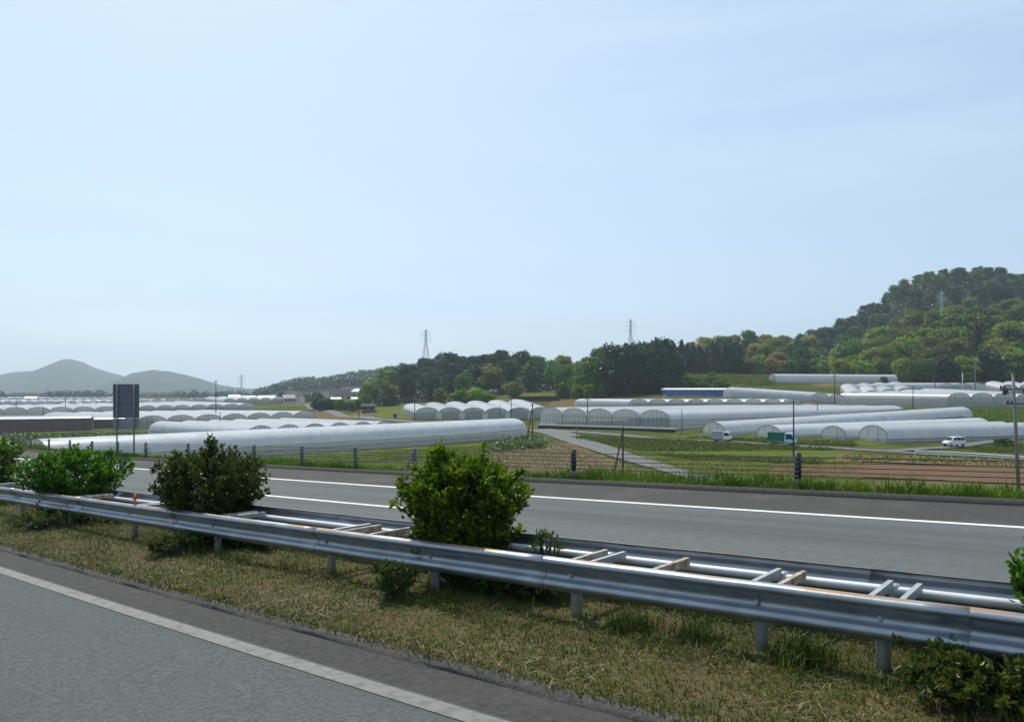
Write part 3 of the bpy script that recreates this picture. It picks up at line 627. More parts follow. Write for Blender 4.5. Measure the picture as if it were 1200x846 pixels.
def kei_truck(label, loc, rz, canopy, cab, L=3.35, W=1.45, H=1.85, name='light_truck'):
    e = empty(name, loc, rz, label, 'truck'); k = L/3.35; hw = W/2
    body = shell([(1.66*k,.38,hw),(1.67*k,.62,hw),(1.6*k,.95,hw),(1.28*k,1.62*H/1.85,hw*.9),(1.16*k,1.72*H/1.85,hw*.88),(.42*k,1.72*H/1.85,hw*.88),(.36*k,.95,hw),(.36*k,.38,hw)], cab, 'cab', e)
    mb = MB(); V = [(1.585*k,s*hw*.86,1.0) for s in (1,-1)]+[(1.325*k,s*hw*.8,1.58*H/1.85) for s in (-1,1)]; mb.add([(x+.03,y,z) for x,y,z in V], [(0,1,2,3)]); mb.obj('windscreen', M['glass'], body)
    for s in (1, -1):
        q = hw+.012; mb = MB(); P = [(1.48*k,s*q*.99,1.0),(1.22*k,s*q*.9,1.56*H/1.85),(.55*k,s*q*.9,1.56*H/1.85),(.55*k,s*q*.99,1.0)]
        mb.add(P, [(0,1,2,3)]); mb.obj('side_window', M['glass'], body)
        mb = MB(); mb.box((1.665*k,s*hw*.72,.66), (.05,.24,.15)); mb.obj('headlight', M['lamp_white'], body)
        mb = MB(); mb.box((-1.66*k,s*hw*.8,.62), (.04,.16,.1)); mb.obj('tail_light', M['lamp_red'], e)
        mb = MB(); mb.box((1.35*k,s*(hw+.1),1.12), (.06,.12,.2)); mb.obj('mirror', M['black'], body)
    mb = MB(); mb.box((1.68*k,0,.44), (.06,W*.96,.14)); mb.obj('bumper', M['black'], body)
    mb = MB(); mb.box((-.68*k,0,.52), (1.98*k,W*.96,.1)); mb.obj('bed', cab, e)
    mb = MB(); mb.box((-.3*k,0,.36), (2.6*k,W*.5,.12)); mb.obj('chassis', M['black'], e)
    z0, z1 = .585, H
    c = shell([(.3*k,z0,hw*.99),(.3*k,z1-.12,hw*.97),(.22*k,z1,hw*.88),(-1.6*k,z1,hw*.88),(-1.67*k,z1-.12,hw*.97),(-1.67*k,z0,hw*.99)], canopy, 'canopy', e, .06)
    for i in range(5):
        x = .2*k-i*.44*k; mb = MB(); mb.tube([(x,hw*1.0,z0+.1),(x,hw*.985,z1-.1),(x,hw*.86,z1+.015),(x,-hw*.86,z1+.015),(x,-hw*.985,z1-.1),(x,-hw*1.0,z0+.1)], .018, 5); mb.obj('canopy_rib', canopy, c)
    for x in (1.0*k, -1.05*k):
        for s in (1, -1): wheel(e, x, s*(hw-.09), .27*max(1, k*.9), .17)
    return e
def minicar(label, loc, rz, paint, name='small_car'):
    e = empty(name, loc, rz, label, 'car'); hw = .74
    b = shell([(1.72,.3,hw),(1.76,.55,hw),(1.68,.82,hw*.98),(1.05,.98,hw),(-1.68,1.0,hw),(-1.75,.6,hw),(-1.72,.3,hw)], paint, 'body', e, .09)
    shell([(1.1,.95,hw*.97),(.48,1.55,hw*.82),(.3,1.62,hw*.8),(-1.25,1.62,hw*.8),(-1.45,1.52,hw*.82),(-1.68,.95,hw*.97)], paint, 'cabin', e, .07)
    for s in (1, -1):
        y = lambda z: s*((hw*.97-(z-.95)/.67*(hw*.17))+.012)
        for x0, x1, xa, xb in ((.86,.12,.42,.12),(.04,-.82,.04,-.82),(-.9,-1.5,-.9,-1.32)):
            mb = MB(); mb.add([(x0,y(1.02),1.02),(xa,y(1.5),1.5),(xb,y(1.5),1.5),(x1,y(1.02),1.02)], [(0,1,2,3)]); mb.obj('side_window', M['glass'], e)
        mb = MB(); mb.box((1.66,s*.52,.72), (.14,.3,.14)); mb.obj('headlight', M['lamp_white'], b)
        mb = MB(); mb.box((-1.71,s*.64,.85), (.08,.14,.26)); mb.obj('tail_light', M['lamp_red'], b)
        mb = MB(); mb.box((.78,s*(hw+.08),1.03), (.1,.16,.12)); mb.obj('mirror', paint, b)
        for x in (.5, -.4): mb = MB(); mb.box((x-.25,s*(hw+.012),.86), (.16,.02,.03)); mb.obj('door_handle', M['rim'], b)
        for x in (1.12, -1.12): wheel(e, x, s*(hw-.06), .27, .17)
    mb = MB(); mb.add([(1.09,.56,1.0),(1.09,-.56,1.0),(.53,-.5,1.52),(.53,.5,1.52)], [(0,1,2,3)])
    mb.v = [(x+.035, y_, z+.02) for x, y_, z in mb.v]; mb.obj('windscreen', M['glass'], e)
    mb = MB(); mb.add([(-1.70,.54,1.03),(-1.50,.48,1.48),(-1.50,-.48,1.48),(-1.70,-.54,1.03)], [(0,1,2,3)]); mb.obj('rear_window', M['glass'], e)
    mb = MB(); mb.box((1.76,0,.42), (.05,1.1,.14)); mb.obj('grille', M['black'], b)
    return e
def on_road(u, v, off): p = on_ground(u, v); p.z = tz(p.x, p.y)+off; return p
tdir = lane_pts[6]-lane_pts[4]; trz = math.atan2(tdir.y, tdir.x)
kei_truck('small white truck with a grey canvas canopy parked by the tunnels', on_road(846, 517.8, .125), trz+.25, M['canopy_grey'], M['white_car'])
kei_truck('truck with a green canvas canopy and pale blue cab', on_road(917, 522, .125), trz+.2, M['canopy_green'], M['cab_blue'], 4.55, 1.72, 2.15)
cdir = on_ground(1075, 527)-on_ground(1160, 518.5)
minicar('white compact car on the side road in front of the tunnels', on_road(1118, 524.6, .155), PI+.2, M['white_car'])
minicar('tiny dark car on the distant village road', on_road(365, 477, .125), 1.9, M['dark_car'])

# ------------------------------------------------------------------ poles, pylons, houses
def pole(label, u, D, vtop, r=.14, mt='pole', arms=1, lean=0, fittings=False, vbase=None):
    p = at_depth(u, D); H = CZ-(vtop-HOR)*D/F-p.z
    e = empty('utility_pole', p, 0, label, 'pole', 'utility poles in the fields')
    mb = MB(); mb.tube([(0,0,-.3),(lean*.5,0,H*.5),(lean,0,H)], [r,r*.85,r*.68], 10); mb.obj('shaft', M[mt], e, True)
    for k in range(arms):
        z = H-.35-k*.8; mb = MB(); mb.beam((lean-.8,0,z), (lean+.8,0,z), .09, .09); a_ = mb.obj('cross_arm', M['darkpole'], e)
        for x in (-.7, -.25, .3, .7):
            mb = MB(); mb.tube([(lean+x,0,z+.04),(lean+x,0,z+.13),(lean+x,0,z+.24)], [.05,.06,.03], 6); mb.obj('insulator', M['white_wall'], a_)
    return e, H
pole('leaning concrete utility pole with dark fittings at the right edge', 1194, 73, 436, .17, arms=0, lean=-.55)
e_, H_ = bpy.data.objects['utility_pole'], 0
Hb = CZ-(436-HOR)*73/F-e_.location.z
mb = MB(); mb.tube([(-.55,0,Hb-.05),(-.75,0,Hb+.03),(-.95,0,Hb-.02)], .05, 6); mb.obj('top_bracket', M['pole'], e_)
for dz, x0, x1 in ((1.55,-1.75,.9),(1.9,-1.5,.6),(2.9,-1.1,.7)):
    mb = MB(); mb.beam((x0,0,Hb-dz), (x1,0,Hb-dz), .1, .1); a_ = mb.obj('cross_arm', M['darkpole'], e_)
    for x in (x0+.1, x0+.45, x1-.15):
        mb = MB(); mb.tube([(x,0,Hb-dz+.04),(x,0,Hb-dz+.16),(x,0,Hb-dz+.32)], [.06,.09,.05], 7); mb.obj('insulator', M['black'], a_)
mb = MB(); mb.tube([(-1.35,-.1,Hb-2.1),(-1.35,-.1,Hb-1.62)], .17, 10); mb.obj('switch_box', M['black'], e_)
mb = MB(); mb.tube([(-1.2,.1,Hb-3.0),(-1.0,.1,Hb-2.55)], .13, 8); mb.obj('junction_box', M['pole'], e_)
pole('dark slim pole standing right of the green truck', 930, 112, 468, .13, 'darkpole')
pole('slim pole rising in front of the five-arch greenhouse at the lane bend', 688.5, 192, 466.5, .16, 'darkpole')
pole('pole standing in front of the nine-arch greenhouse, left of the grey truck', 799, 158, 479, .11, 'pole', 0)
pole('slim pole behind the tunnel roofs, left of the bare brown plot', 958, 205, 458, .13, 'pole', 0)
pole('tall slim pole beside the bare brown plot', 978, 246, 439, .17, 'darkpole', 1)
pole('pole at the corner of the clear-walled greenhouse', 1070, 232, 452, .14, 'darkpole', 1)
pole('thin pole against the dark wood above the three-arch greenhouse', 1096, 282, 424, .13, 'darkpole', 0)
pole('pale short pole left of the floodlight pole', 1128, 282, 437, .17, 'white_wall', 0)
pole('tall pole with crowded fittings below the right hill', 1143, 280, 425, .17, 'pole', 2)
pole('slim pole left of the white six-arch greenhouse', 486, 236, 466, .15, 'darkpole')
pole('left one of two poles at the right end of the six-arch greenhouse', 586, 228, 474, .11, 'darkpole', 0)
pole('right one of two poles at the right end of the six-arch greenhouse', 599, 226, 456, .13, 'darkpole', 1)
pole('tall utility pole among the left greenhouse rows', 253, 240, 445.5, .16, 'darkpole', 1)
pole('short pole with a dark head below the tall left utility pole', 258, 165, 482.5, .09, 'darkpole', 0)
pole('slim pole on the left horizon, right one of the pair left of the sign', 76.5, 330, 463, .17, 'darkpole', 0)
pole('thin pole at the left among the greenhouse bands', 51, 250, 476, .1, 'darkpole', 0)
pole('slim pole on the far left horizon', 19, 330, 466, .15, 'darkpole', 0)
pole('pole beside the village road in front of the brown shed', 420.5, 260, 466, .15, 'darkpole', 0)
pole('distant pole near the dark-roofed barn', 386, 430, 448, .15, 'darkpole', 1)
def strutted(label, u, D, vtop, us):
    e, H = pole(label, u, D, vtop, .12, 'darkpole', 0)
    mb = MB(); mb.tube([((us-u)*D/F,0,-.2),(-.12,0,H*.86)], .09, 8); mb.obj('strut', M['darkpole'], e, True)
    mb = MB(); mb.box((0,0,H-.3), (.3,.2,.3)); mb.obj('bracket', M['black'], e)
strutted('dark pole with a slanting strut at the end of the longest tunnel', 624, 134, 472.5, 616)
strutted('dark pole with a slanting strut beside the farm lane', 730, 87, 500, 718.5)
pole('short stake beside the farm lane', 676, 150, 497, .08, 'pole', 0)
def pylon(label, u, D, vtop, vbase, wtop=1.2, wbase=5.0):
    zb = CZ-(vbase-HOR)*D/F; zt = CZ-(vtop-HOR)*D/F; x = D*(u-600)/F; H = zt-zb
    e = empty('power_pylon', (x, D, zb), .4, label, 'pylon', 'power pylons on the hills')
    def hw(t): return (wbase/2*(1-t/.62)+wtop/2*(t/.62)) if t < .62 else wtop/2*(1-.5*(t-.62)/.38)
    mb = MB(); lv = [0,.13,.26,.37,.47,.55,.62,.7,.78,.86,.93,1]
    cor = [(-1,-1),(1,-1),(1,1),(-1,1)]; r = max(.09, D*.00022)
    for a, b in zip(lv[:-1], lv[1:]):
        for i, (cx, cy) in enumerate(cor):
            n2 = cor[(i+1) % 4]; A, B_ = hw(a), hw(b)
            mb.tube([(cx*A,cy*A,a*H),(cx*B_,cy*B_,b*H)], r, 4, False)
            mb.tube([(cx*A,cy*A,a*H),(n2[0]*B_,n2[1]*B_,b*H)], r*.6, 3, False); mb.tube([(n2[0]*A,n2[1]*A,a*H),(cx*B_,cy*B_,b*H)], r*.6, 3, False)
    mb.obj('lattice_tower', M['lattice'], e)
    for t, l in ((.72,4.2),(.83,4.6),(.93,3.6)):
        mb = MB(); l *= H/32
        for s in (1, -1):
            for yy in (-.4, .4): mb.tube([(0,yy,t*H+.5),(s*l,0,t*H)], r*.7, 3, False); mb.tube([(0,yy,t*H-.5),(s*l,0,t*H)], r*.7, 3, False)
            mb.tube([(s*l,0,t*H),(s*l,0,t*H-1.6)], r*.9, 4)
        mb.obj('cross_arm', M['lattice'], e)
pylon('lattice pylon above the left end of the middle wood', 499, 520, 386, 428)
pylon('lattice pylon rising behind the dark conifers', 739, 560, 374, 420)
pylon('lattice pylon on the slope of the right-hand hill', 1103.5, 478, 341, 384, 1.3, 4.5)
pylon('faint distant lattice pylon left of centre on the horizon', 283, 1100, 439, 465, 1.4, 6)
def house(label, u, D, v, wpx, dep, hwall, hroof, wall, roof, rz=0, name='house', hip=False, wins=3, cat='house'):
    p = at_depth(u, D); W = wpx*D/F
    zb = CZ-(v-HOR)*D/F; p.z = min(p.z, zb) if abs(p.z-zb) < 3 else p.z
    e = empty(name, p, rz, label, cat)
    hb = hwall
    mb = MB(); mb.box((0,0,hb/2-.2), (W,dep,hb+.4)); wl = mb.obj('wall', M[wall], e)
    o = .6
    if hip: mb = MB(); mb.add([(-W/2-o,-dep/2-o,hb),(W/2+o,-dep/2-o,hb),(W/2+o,dep/2+o,hb),(-W/2-o,dep/2+o,hb),(-W/4,0,hb+hroof),(W/4,0,hb+hroof)], [(0,1,5,4),(2,3,4,5),(1,2,5),(3,0,4),(3,2,1,0)])
    else: mb = MB(); mb.prism([(-dep/2-o,hb-.12),(0,hb+hroof),(dep/2+o,hb-.12),(0,hb+hroof-.16)], (0,1,0), (0,0,1), (-W/2-o,0,0), (W+2*o,0,0))
    mb.obj('roof', M[roof], e)
    if not hip: mb = MB(); mb.add([(s*W/2,y,z) for s in (-1,1) for y,z in ((-dep/2,hb),(dep/2,hb),(0,hb+hroof-.2))], [(0,1,2),(5,4,3)]); mb.obj('gable', M[wall], e)
    for k in range(wins):
        x = -W/2+W*(k+.5)/wins; mb = MB(); mb.box((x,-dep/2-.03,hb*.55), (min(1.6,W/wins*.55),.08,1.1)); wn = mb.obj('window', M['glass'], e)
        mb = MB(); mb.box((x,-dep/2-.06,hb*.55-.62), (min(1.8,W/wins*.6),.14,.1)); mb.obj('sill', M['white_wall'], wn)
    return e
house('dark-roofed barn in the village left of centre', 400, 440, 469, 22, 12, 3.2, 3.2, 'house_wall', 'roof_dark', .25)
house('pale-roofed house beside the dark-roofed barn', 420, 430, 467.5, 15, 9, 4.2, 1.5, 'house_wall', 'roof_white', .2, hip=True)
house('white building at the end of the left greenhouse rows', 313, 480, 468.5, 18, 9, 3.6, 1.0, 'white_wall', 'roof_white', .1)
house('white-roofed house on the horizon right of the tall utility pole', 275, 520, 469, 11, 8, 2.4, 1.4, 'white_wall', 'roof_white', .3)
house('wide white-roofed shed left of the white building', 292, 530, 468.5, 14, 8, 2.0, 1.2, 'house_wall', 'roof_white', .15)
house('brown-roofed house at the bend of the village road', 338, 450, 470.5, 12, 8, 3.0, 1.8, 'house_wall', 'roof_brown', .4)
house('light house beside the brown-roofed one', 350, 470, 469, 8, 8, 4, 1.8, 'white_wall', 'roof_dark', -.2)
house('dark brown shed behind the slim pole by the village road', 432, 330, 480, 14, 5, 2.6, .8, 'roof_brown', 'roof_dark', .1, 'shed', cat='shed', wins=2)
house('long low white roof in front of the dark-roofed barn', 394, 420, 471, 10, 6, 1.7, .8, 'house_wall', 'roof_white', .15, 'shed', cat='shed')
house('low white roof below the pale-roofed house', 418, 415, 471, 10, 6, 1.7, .8, 'house_wall', 'roof_white', .15, 'shed', cat='shed')
house('tiny grey hut on the meadow left of the six-arch greenhouse', 463, 250, 488.5, 5, 1.4, 1.4, .25, 'concrete', 'roof_dark', .2, 'hut', cat='hut', wins=1)
house('white roof peeping out of the middle wood', 579, 352, 464, 12, 4, 2.0, .9, 'house_wall', 'roof_white', 0, 'shed', cat='shed')
house('white house on the far left horizon', 37, 880, 470, 12, 9, 3.2, 2, 'white_wall', 'roof_white', .3)
# dark netting fence below the bright plot
p0, p1 = at_depth(605, 305), at_depth(656, 300); nf = empty('net_fence', p0, 0, 'dark netting fence below the bright green plot', 'fence')
mb = MB(); d_ = p1-p0; mb.beam((0,0,.9), tuple(d_+Vector((0,0,.9))), .05, 1.8); mb.obj('net', M['darkwall'], nf)
for k in range(7):
    q = d_*(k/6); mb = MB(); mb.tube([q+Vector((0,-.05,-.2)), q+Vector((0,-.05,2.0))], .05, 5); mb.obj('post', M['pipe'], nf)

# ------------------------------------------------------------------ hills
def smoothnoise(x, y, sc, seed):
    r = np.random.default_rng(seed); o = 0
    for k in range(6):
        a = r.uniform(0, 2*PI); fx, fy = math.cos(a)/sc*(1.6**k)*.6, math.sin(a)/sc*(1.6**k)*.6
        o = o+np.sin(x*fx*2*PI+y*fy*2*PI+r.uniform(0, 6))*(.7**k)
    return o/2.2
class Hill:
    """a ridge: crest line at depth D (photo pixels give its height), falling to the terrain in front and behind"""
    def __init__(s, sky, D, front, back, treeh, seed, amp=2.0, base=None):
        s.u = np.array([(p[0]-600)/F for p in sky])*D; s.z = CZ-(np.array([p[1] for p in sky])-HOR)*D/F-treeh
        s.D, s.front, s.back, s.seed, s.amp, s.base = D, front, back, seed, amp, base
    def h(s, x, y):
        xa = x*s.D/np.maximum(y, 1)*.75+x*.25
        c = np.interp(xa, s.u, s.z); g = TZ(x, y) if s.base is None else np.full(np.shape(x), s.base)
        t = np.where(y < s.D, (y-(s.D-s.front))/s.front, 1-(y-s.D)/s.back); t = np.clip(t, -.05, 1)
        k = np.where(t > 0, np.sin(np.clip(t, 0, 1)*PI/2)**1.15, t)
        return g-.8+(c-g+.8)*k+smoothnoise(x, y, 60, s.seed)*s.amp*np.clip(t, 0, 1)*(1-np.clip(t, 0, 1)*.6)
    def build(s, name, mt, x0, x1, n=60, m=40):
        X, Y = np.meshgrid(np.linspace(x0, x1, n), np.linspace(s.D-s.front, s.D+s.back, m))
        tag(link(bpy.data.objects.new(name, grid_mesh(name, np.stack([X, Y, s.h(X, Y)], -1), mt))), kind='structure')
H1 = Hill([(940,447),(965,424),(977,417),(1033,393),(1077,377),(1133,365),(1167,358),(1200,352),(1300,345),(1450,380)], 450, 90, 60, 10.5, 3)
H2 = Hill([(900,440),(935,402),(943,392),(1000,365),(1030,350),(1036,343),(1077,322),(1120,313),(1157,312),(1200,322),(1280,345),(1400,400)], 620, 150, 160, 10.5, 5)
H3 = Hill([(740,445),(785,412),(810,395),(853,391),(867,391),(943,391),(1000,400)], 520, 110, 80, 11, 7)
H4 = Hill([(400,470),(425,449),(440,441),(459,430),(490,423),(517,417),(552,410),(585,407),(615,413),(625,419),(647,416),(670,416),(700,411),(722,410),(760,408),(800,415),(850,440)], 440, 95, 80, 11, 9)
H1.build('right_hill', M['floor'], 130, 420); H2.build('right_back_hill', M['floor'], 150, 560)
H3.build('middle_ridge', M['floor'], 60, 260); H4.build('middle_hill', M['floor'], -110, 150)
H5 = Hill([(250,470),(295,462),(317,457),(335,450),(365,446),(382,446),(402,441),(417,439),(440,437),(480,430),(560,425),(640,440)], 950, 200, 250, 6, 11, 4, 2)
H5.build('low_ridge', M['farhill'], -420, 120, 140, 60)
H6 = Hill([(-500,462),(-250,445),(-120,450),(0,441),(15,437),(45,435),(65,426.5),(80,421),(93,423),(110,431),(130,437),(150,443),(185,453),(230,462)], 3000, 700, 600, 0, 13, 6, 0)
H6.build('far_mountain', M['farhill'], -4200, -900, 240, 60)
H7 = Hill([(60,462),(120,453),(150,442),(160,437),(180,434),(200,436),(220,440),(240,446),(260,452),(280,455),(310,457),(400,459),(480,463)], 2400, 500, 500, 0, 15, 6, 0)
H7.build('far_hill', M['farhill'], -1900, -200, 180, 50)
H8 = Hill([(-400,462),(-100,459),(0,459),(40,460),(80,458),(110,458.5),(150,457),(200,456.5),(240,458),(280,457),(330,459),(420,462)], 1450, 250, 300, 4, 17, 3, 0)
H8.build('far_low_ridge', M['farhill'], -1900, -200, 180, 40)

# ------------------------------------------------------------------ trees
def leaf_quads(cent, nrm, size, aspect=1.0, jitter=.5):
    """random leaf-sized quads at the given centres, roughly facing nrm"""
    n = len(cent); d = nrm+rng.normal(0, jitter, (n, 3)); d /= np.linalg.norm(d, axis=1, keepdims=True)
    r = rng.normal(size=(n, 3)); a = np.cross(d, r); a /= np.linalg.norm(a, axis=1, keepdims=True); b = np.cross(d, a)
    sz = (size*rng.uniform(.6, 1.3, n))[:, None]
    a = a*sz*.5; b = b*sz*.5*aspect
    return np.stack([cent-a-b*.2, cent-b, cent+a-b*.1, cent+b], 1).reshape(-1, 3)
def crown_broad(name, mt, H, W, nl, nclump, seed, size=.72):
    global rng; old = rng; rng = np.random.default_rng(seed)
    C0, R0 = [], []
    for k in range(nclump):
        a = rng.uniform(0, 2*PI); t = (k+.5)/nclump; prof = math.sin(PI*(.12+.8*t))**.6
        rr = W/2*.74*prof*math.sqrt(rng.uniform(.25, 1)); zc = H*(.1+.78*t); wid = W*rng.uniform(.1, .22)
        C0.append((rr*math.cos(a), rr*math.sin(a), zc)); R0.append((wid, wid, wid*rng.uniform(.6, .85)))
    C0 = np.array(C0); R0 = np.array(R0); k = rng.integers(0, nclump, nl)
    v = rng.normal(size=(nl, 3)); v /= np.linalg.norm(v, axis=1, keepdims=True); v[:, 2] = np.where(v[:, 2] < -.35, -v[:, 2]*.6, v[:, 2])
    rad = rng.uniform(.55, 1.2, (nl, 1)); P = C0[k]+v*R0[k]*rad
    tone = np.clip(.5+.26*rng.normal(size=nclump)[k]+.18*rng.normal(size=nl), 0, 1)
    m = fast_mesh(name, leaf_quads(P, v, size, .8, .55), 4, mt, rand=tone); rng = old
    return m
def crown_conifer(name, mt, H, W, nl, seed, size=.62):
    global rng; old = rng; rng = np.random.default_rng(seed)
    t = rng.uniform(0, 1, nl)**.72; a = rng.uniform(0, 2*PI, nl)
    tier = np.abs(((t*11+.3*np.sin(a*3+seed)) % 1)-.5)*2
    R = W/2*(1-t)**.8*(.62+.38*tier)*(1+.15*np.sin(a*5+t*20))+.12
    rr = R*rng.uniform(.55, 1.05, nl); z = H*(.1+.9*t)-rr*.18
    P = np.stack([rr*np.cos(a), rr*np.sin(a), z], 1); nr = np.stack([np.cos(a), np.sin(a), .6+0*a], 1)
    m = fast_mesh(name, leaf_quads(P, nr, size, .55, .5), 4, mt, rand=np.clip(.5+.25*rng.normal(size=nl), 0, 1)); rng = old
    return m
def trunk_mesh(name, H, r, limbs, seed):
    rr = random.Random(seed); mb = MB()
    mb.tube([(0,0,-.8),(.05*H*rr.uniform(-.4,.4),0,H*.3),(0,.03*H*rr.uniform(-1,1),H*.62)], [r*1.3,r,r*.45], 8)
    for k in range(limbs):
        a = k*2.4+rr.uniform(0,.8); z = H*rr.uniform(.26,.45); l = H*rr.uniform(.22,.34)
        mb.tube([(0,0,z),(math.cos(a)*l*.5,math.sin(a)*l*.5,z+l*.45),(math.cos(a)*l,math.sin(a)*l,z+l*.75)], [r*.5,r*.34,r*.12], 5)
    return mb.mesh(name, M['bark'], True)
TREES = {}
def proto(kind, crown, trunk): TREES.setdefault(kind, []).append((crown, trunk))
tr = [trunk_mesh('trunk', 10, .22, 6, s) for s in (1, 2, 3)]; tc_ = trunk_mesh('trunk', 16, .24, 0, 4)
for i in range(3):
    proto('mid', crown_broad('crown', M['lf_mid'], 10.5, 9.5+1.5+i, 3900, 44+i*8, 20+i), tr[i])
    proto('dark', crown_broad('crown', M['lf_dark'], 10.5, 9+1.5+i, 3900, 44+i*8, 30+i), tr[i])
    proto('bright', crown_broad('crown', M['lf_bright'], 10.5, 9.5+1.5+i, 3900, 44+i*8, 40+i), tr[i])
    proto('olive', crown_broad('crown', M['lf_olive'], 10.5, 9+1.5+i, 3900, 44+i*8, 50+i), tr[i])
    proto('blossom', crown_broad('crown', M['lf_blossom'], 10.5, 9.5+1.5+i, 3900, 44+i*8, 60+i), tr[i])
    proto('conifer', crown_conifer('crown', M['lf_conifer'], 17, 9.0+.8*i, 4200, 70+i, .8), tc_)
WORDS = {'mid':'round mid-green broadleaf tree','dark':'dark green broadleaf tree','bright':'bright yellow-green broadleaf tree','olive':'olive-green broadleaf tree','blossom':'tan-blossomed broadleaf tree','conifer':'dark pointed conifer'}
count = {'broad': 0, 'conifer': 0}
def tree(kind, x, y, z, sc, where, sz=1.0):
    crown, trunk = random.choice(TREES[kind])
    e = empty('conifer_tree' if kind == 'conifer' else 'broadleaf_tree', (x, y, z), random.uniform(0, 6.28), WORDS[kind]+' '+where, 'tree', WORDS[kind]+'s '+where)
    e.scale = (sc*random.uniform(.8, 1.2), sc*random.uniform(.85, 1.15), sc*sz*random.uniform(.85, 1.2)); link(bpy.data.objects.new('trunk', trunk), e); link(bpy.data.objects.new('crown', crown), e)
    count['conifer' if kind == 'conifer' else 'broad'] += 1
def scatter(n, mind, sample, tries=9000):
    pts = []
    for _ in range(tries):
        x, y = sample()
        md = mind*random.uniform(.85, 1.2)
        if all((x-a)**2+(y-b)**2 > md*md for a, b in pts): pts.append((x, y))
        if len(pts) >= n: break
    return pts
def uv(x, y, z): return 600+F*x/y, HOR-F*(z-CZ)/y
def pick(d): return random.choices(list(d), list(d.values()))[0]
def plant_hill(hill, y0, y1, u0, u1, n, mind, mix, sc, where, keep=None, conifer_zone=None):
    def smp(): y = random.uniform(y0, y1); return (random.uniform(u0, u1)-600)/F*y, y
    for x, y in scatter(n, mind, smp):
        z = float(hill.h(np.array([x]), np.array([y]))[0]); u, v = uv(x, y, z)
        if keep and not keep(u, v): continue
        m = mix(u, v) if callable(mix) else mix; k = pick(m); s = random.uniform(*sc)
        if k == 'conifer': s *= .82
        tree(k, x, y, z-.5, s, where)
# right front hill: yellow-green and olive wood, brighter on the right
plant_hill(H1, 362, 455, 955, 1225, 84, 8.8, lambda u, v: {'bright':.6,'mid':.25,'olive':.15} if u < 1060 else ({'olive':.6,'bright':.25,'mid':.15} if v < 408 else {'bright':.55,'olive':.25,'mid':.2}), (.75, 1.6), 'on the right hill', keep=lambda u, v: v < 447)
for u, v_, D, s, k in [(1010,446,352,1.0,'bright'),(1035,447,352,.9,'mid'),(1058,447,352,1.0,'bright'),(1080,449,352,1.25,'mid'),(1105,449,352,1.1,'dark'),(1132,449,352,1.15,'bright'),(1160,449,350,1.3,'dark'),(1188,450,348,1.5,'bright'),(985,446,356,.8,'bright'),(1215,450,348,1.3,'dark')]:
    p = at_depth(u, D); tree(k, p.x, p.y, p.z-.4, s, 'edging the right wood')
plant_hill(H2, 500, 625, 925, 1215, 96, 10.2, lambda u, v: {'dark':.55,'olive':.25,'mid':.2} if u > 1040 else {'dark':.6,'blossom':.12,'mid':.28}, (.8, 1.2), 'on the back hill', keep=lambda u, v: v < 432)
plant_hill(H3, 425, 525, 795, 960, 42, 9.5, lambda u, v: {'blossom':.48,'bright':.2,'mid':.16,'dark':.16} if u > 805 else {'dark':1}, (.8, 1.15), 'on the blossoming ridge')
# dark conifer stand and the conifer clump
for x, y in scatter(58, 4.4, lambda: (lambda yy: ((random.uniform(788, 868)-600)/F*yy, yy))(random.uniform(388, 425))):
    tree('conifer', x, y, tz(x, y)-1, random.uniform(.72, .9), 'in the stand below the ridge')
for q, (x, y) in enumerate(scatter(26, 3.4, lambda: (lambda yy: ((random.uniform(722, 781)-600)/F*yy, yy))(random.uniform(304, 328)))):
    if q % 2: tree('conifer', x, y, tz(x, y)-.5, random.uniform(.95, 1.15), 'in the tall clump')
    else: tree('dark', x, y, tz(x, y)-.5, random.uniform(1.3, 1.55), 'in the tall clump', 1.2)
for u, D, s, k in [(876,395,.85,'olive'),(888,392,.7,'mid'),(902,396,.8,'blossom'),(915,394,.85,'blossom'),(928,392,.9,'mid'),(940,396,1,'dark'),(955,392,1.0,'mid'),(970,386,.95,'bright')]:
    p = at_depth(u, D); tree(k, p.x, p.y, p.z-.5, s, 'below the blossoming ridge')
plant_hill(H4, 350, 445, 428, 742, 76, 9.2, lambda u, v: {'mid':.5,'olive':.25,'bright':.1,'dark':.15} if u > 615 else {'dark':.68,'mid':.2,'olive':.12}, (.65, 1.15), 'on the middle wooded hill')
for u, D, s, k in [(660,310,.6,'mid'),(672,318,.8,'mid'),(685,314,1.0,'mid'),(700,312,1.3,'mid'),(712,310,1.5,'mid'),(720,306,1.2,'dark'),(690,304,.6,'bright'),(676,306,.5,'bright'),(601,330,.75,'bright'),(545,338,1.0,'mid'),(516,340,.7,'olive'),(705,303,.55,'mid'),(716,302,.5,'dark')]:
    p = at_depth(u, D); tree(k, p.x, p.y, p.z-.4, s, 'at the front edge of the middle wood')
for u, D, s in [(532,292,.5),(541,290,.62),(550,291,.68),(559,289,.64),(568,290,.6),(576,291,.48)]:
    p = at_depth(u, D); tree('bright', p.x, p.y, p.z-.6, s, 'in the round thicket behind the six-arch greenhouse')
for u in range(786, 852, 4):
    p = at_depth(u+random.uniform(-2, 2), random.choice((318, 332, 346))+random.uniform(-4, 4)); tree('mid', p.x, p.y, p.z-.8, random.uniform(.36, .5), 'in the orchard behind the blue shed', .9)
for u, D, s, k in [(371,350,.5,'dark'),(377,345,.55,'dark'),(384,348,.6,'dark'),(392,350,.4,'mid'),(399,345,.45,'mid'),(406,345,.42,'mid'),(413,340,.4,'mid'),(421,345,.4,'mid'),(428,355,.5,'mid'),(372,500,.7,'dark'),(440,400,.6,'bright'),(345,520,.6,'dark'),(330,540,.6,'dark'),(360,560,.7,'mid')]:
    p = at_depth(u, D); tree(k, p.x, p.y, p.z-.5, s, 'among the village houses')
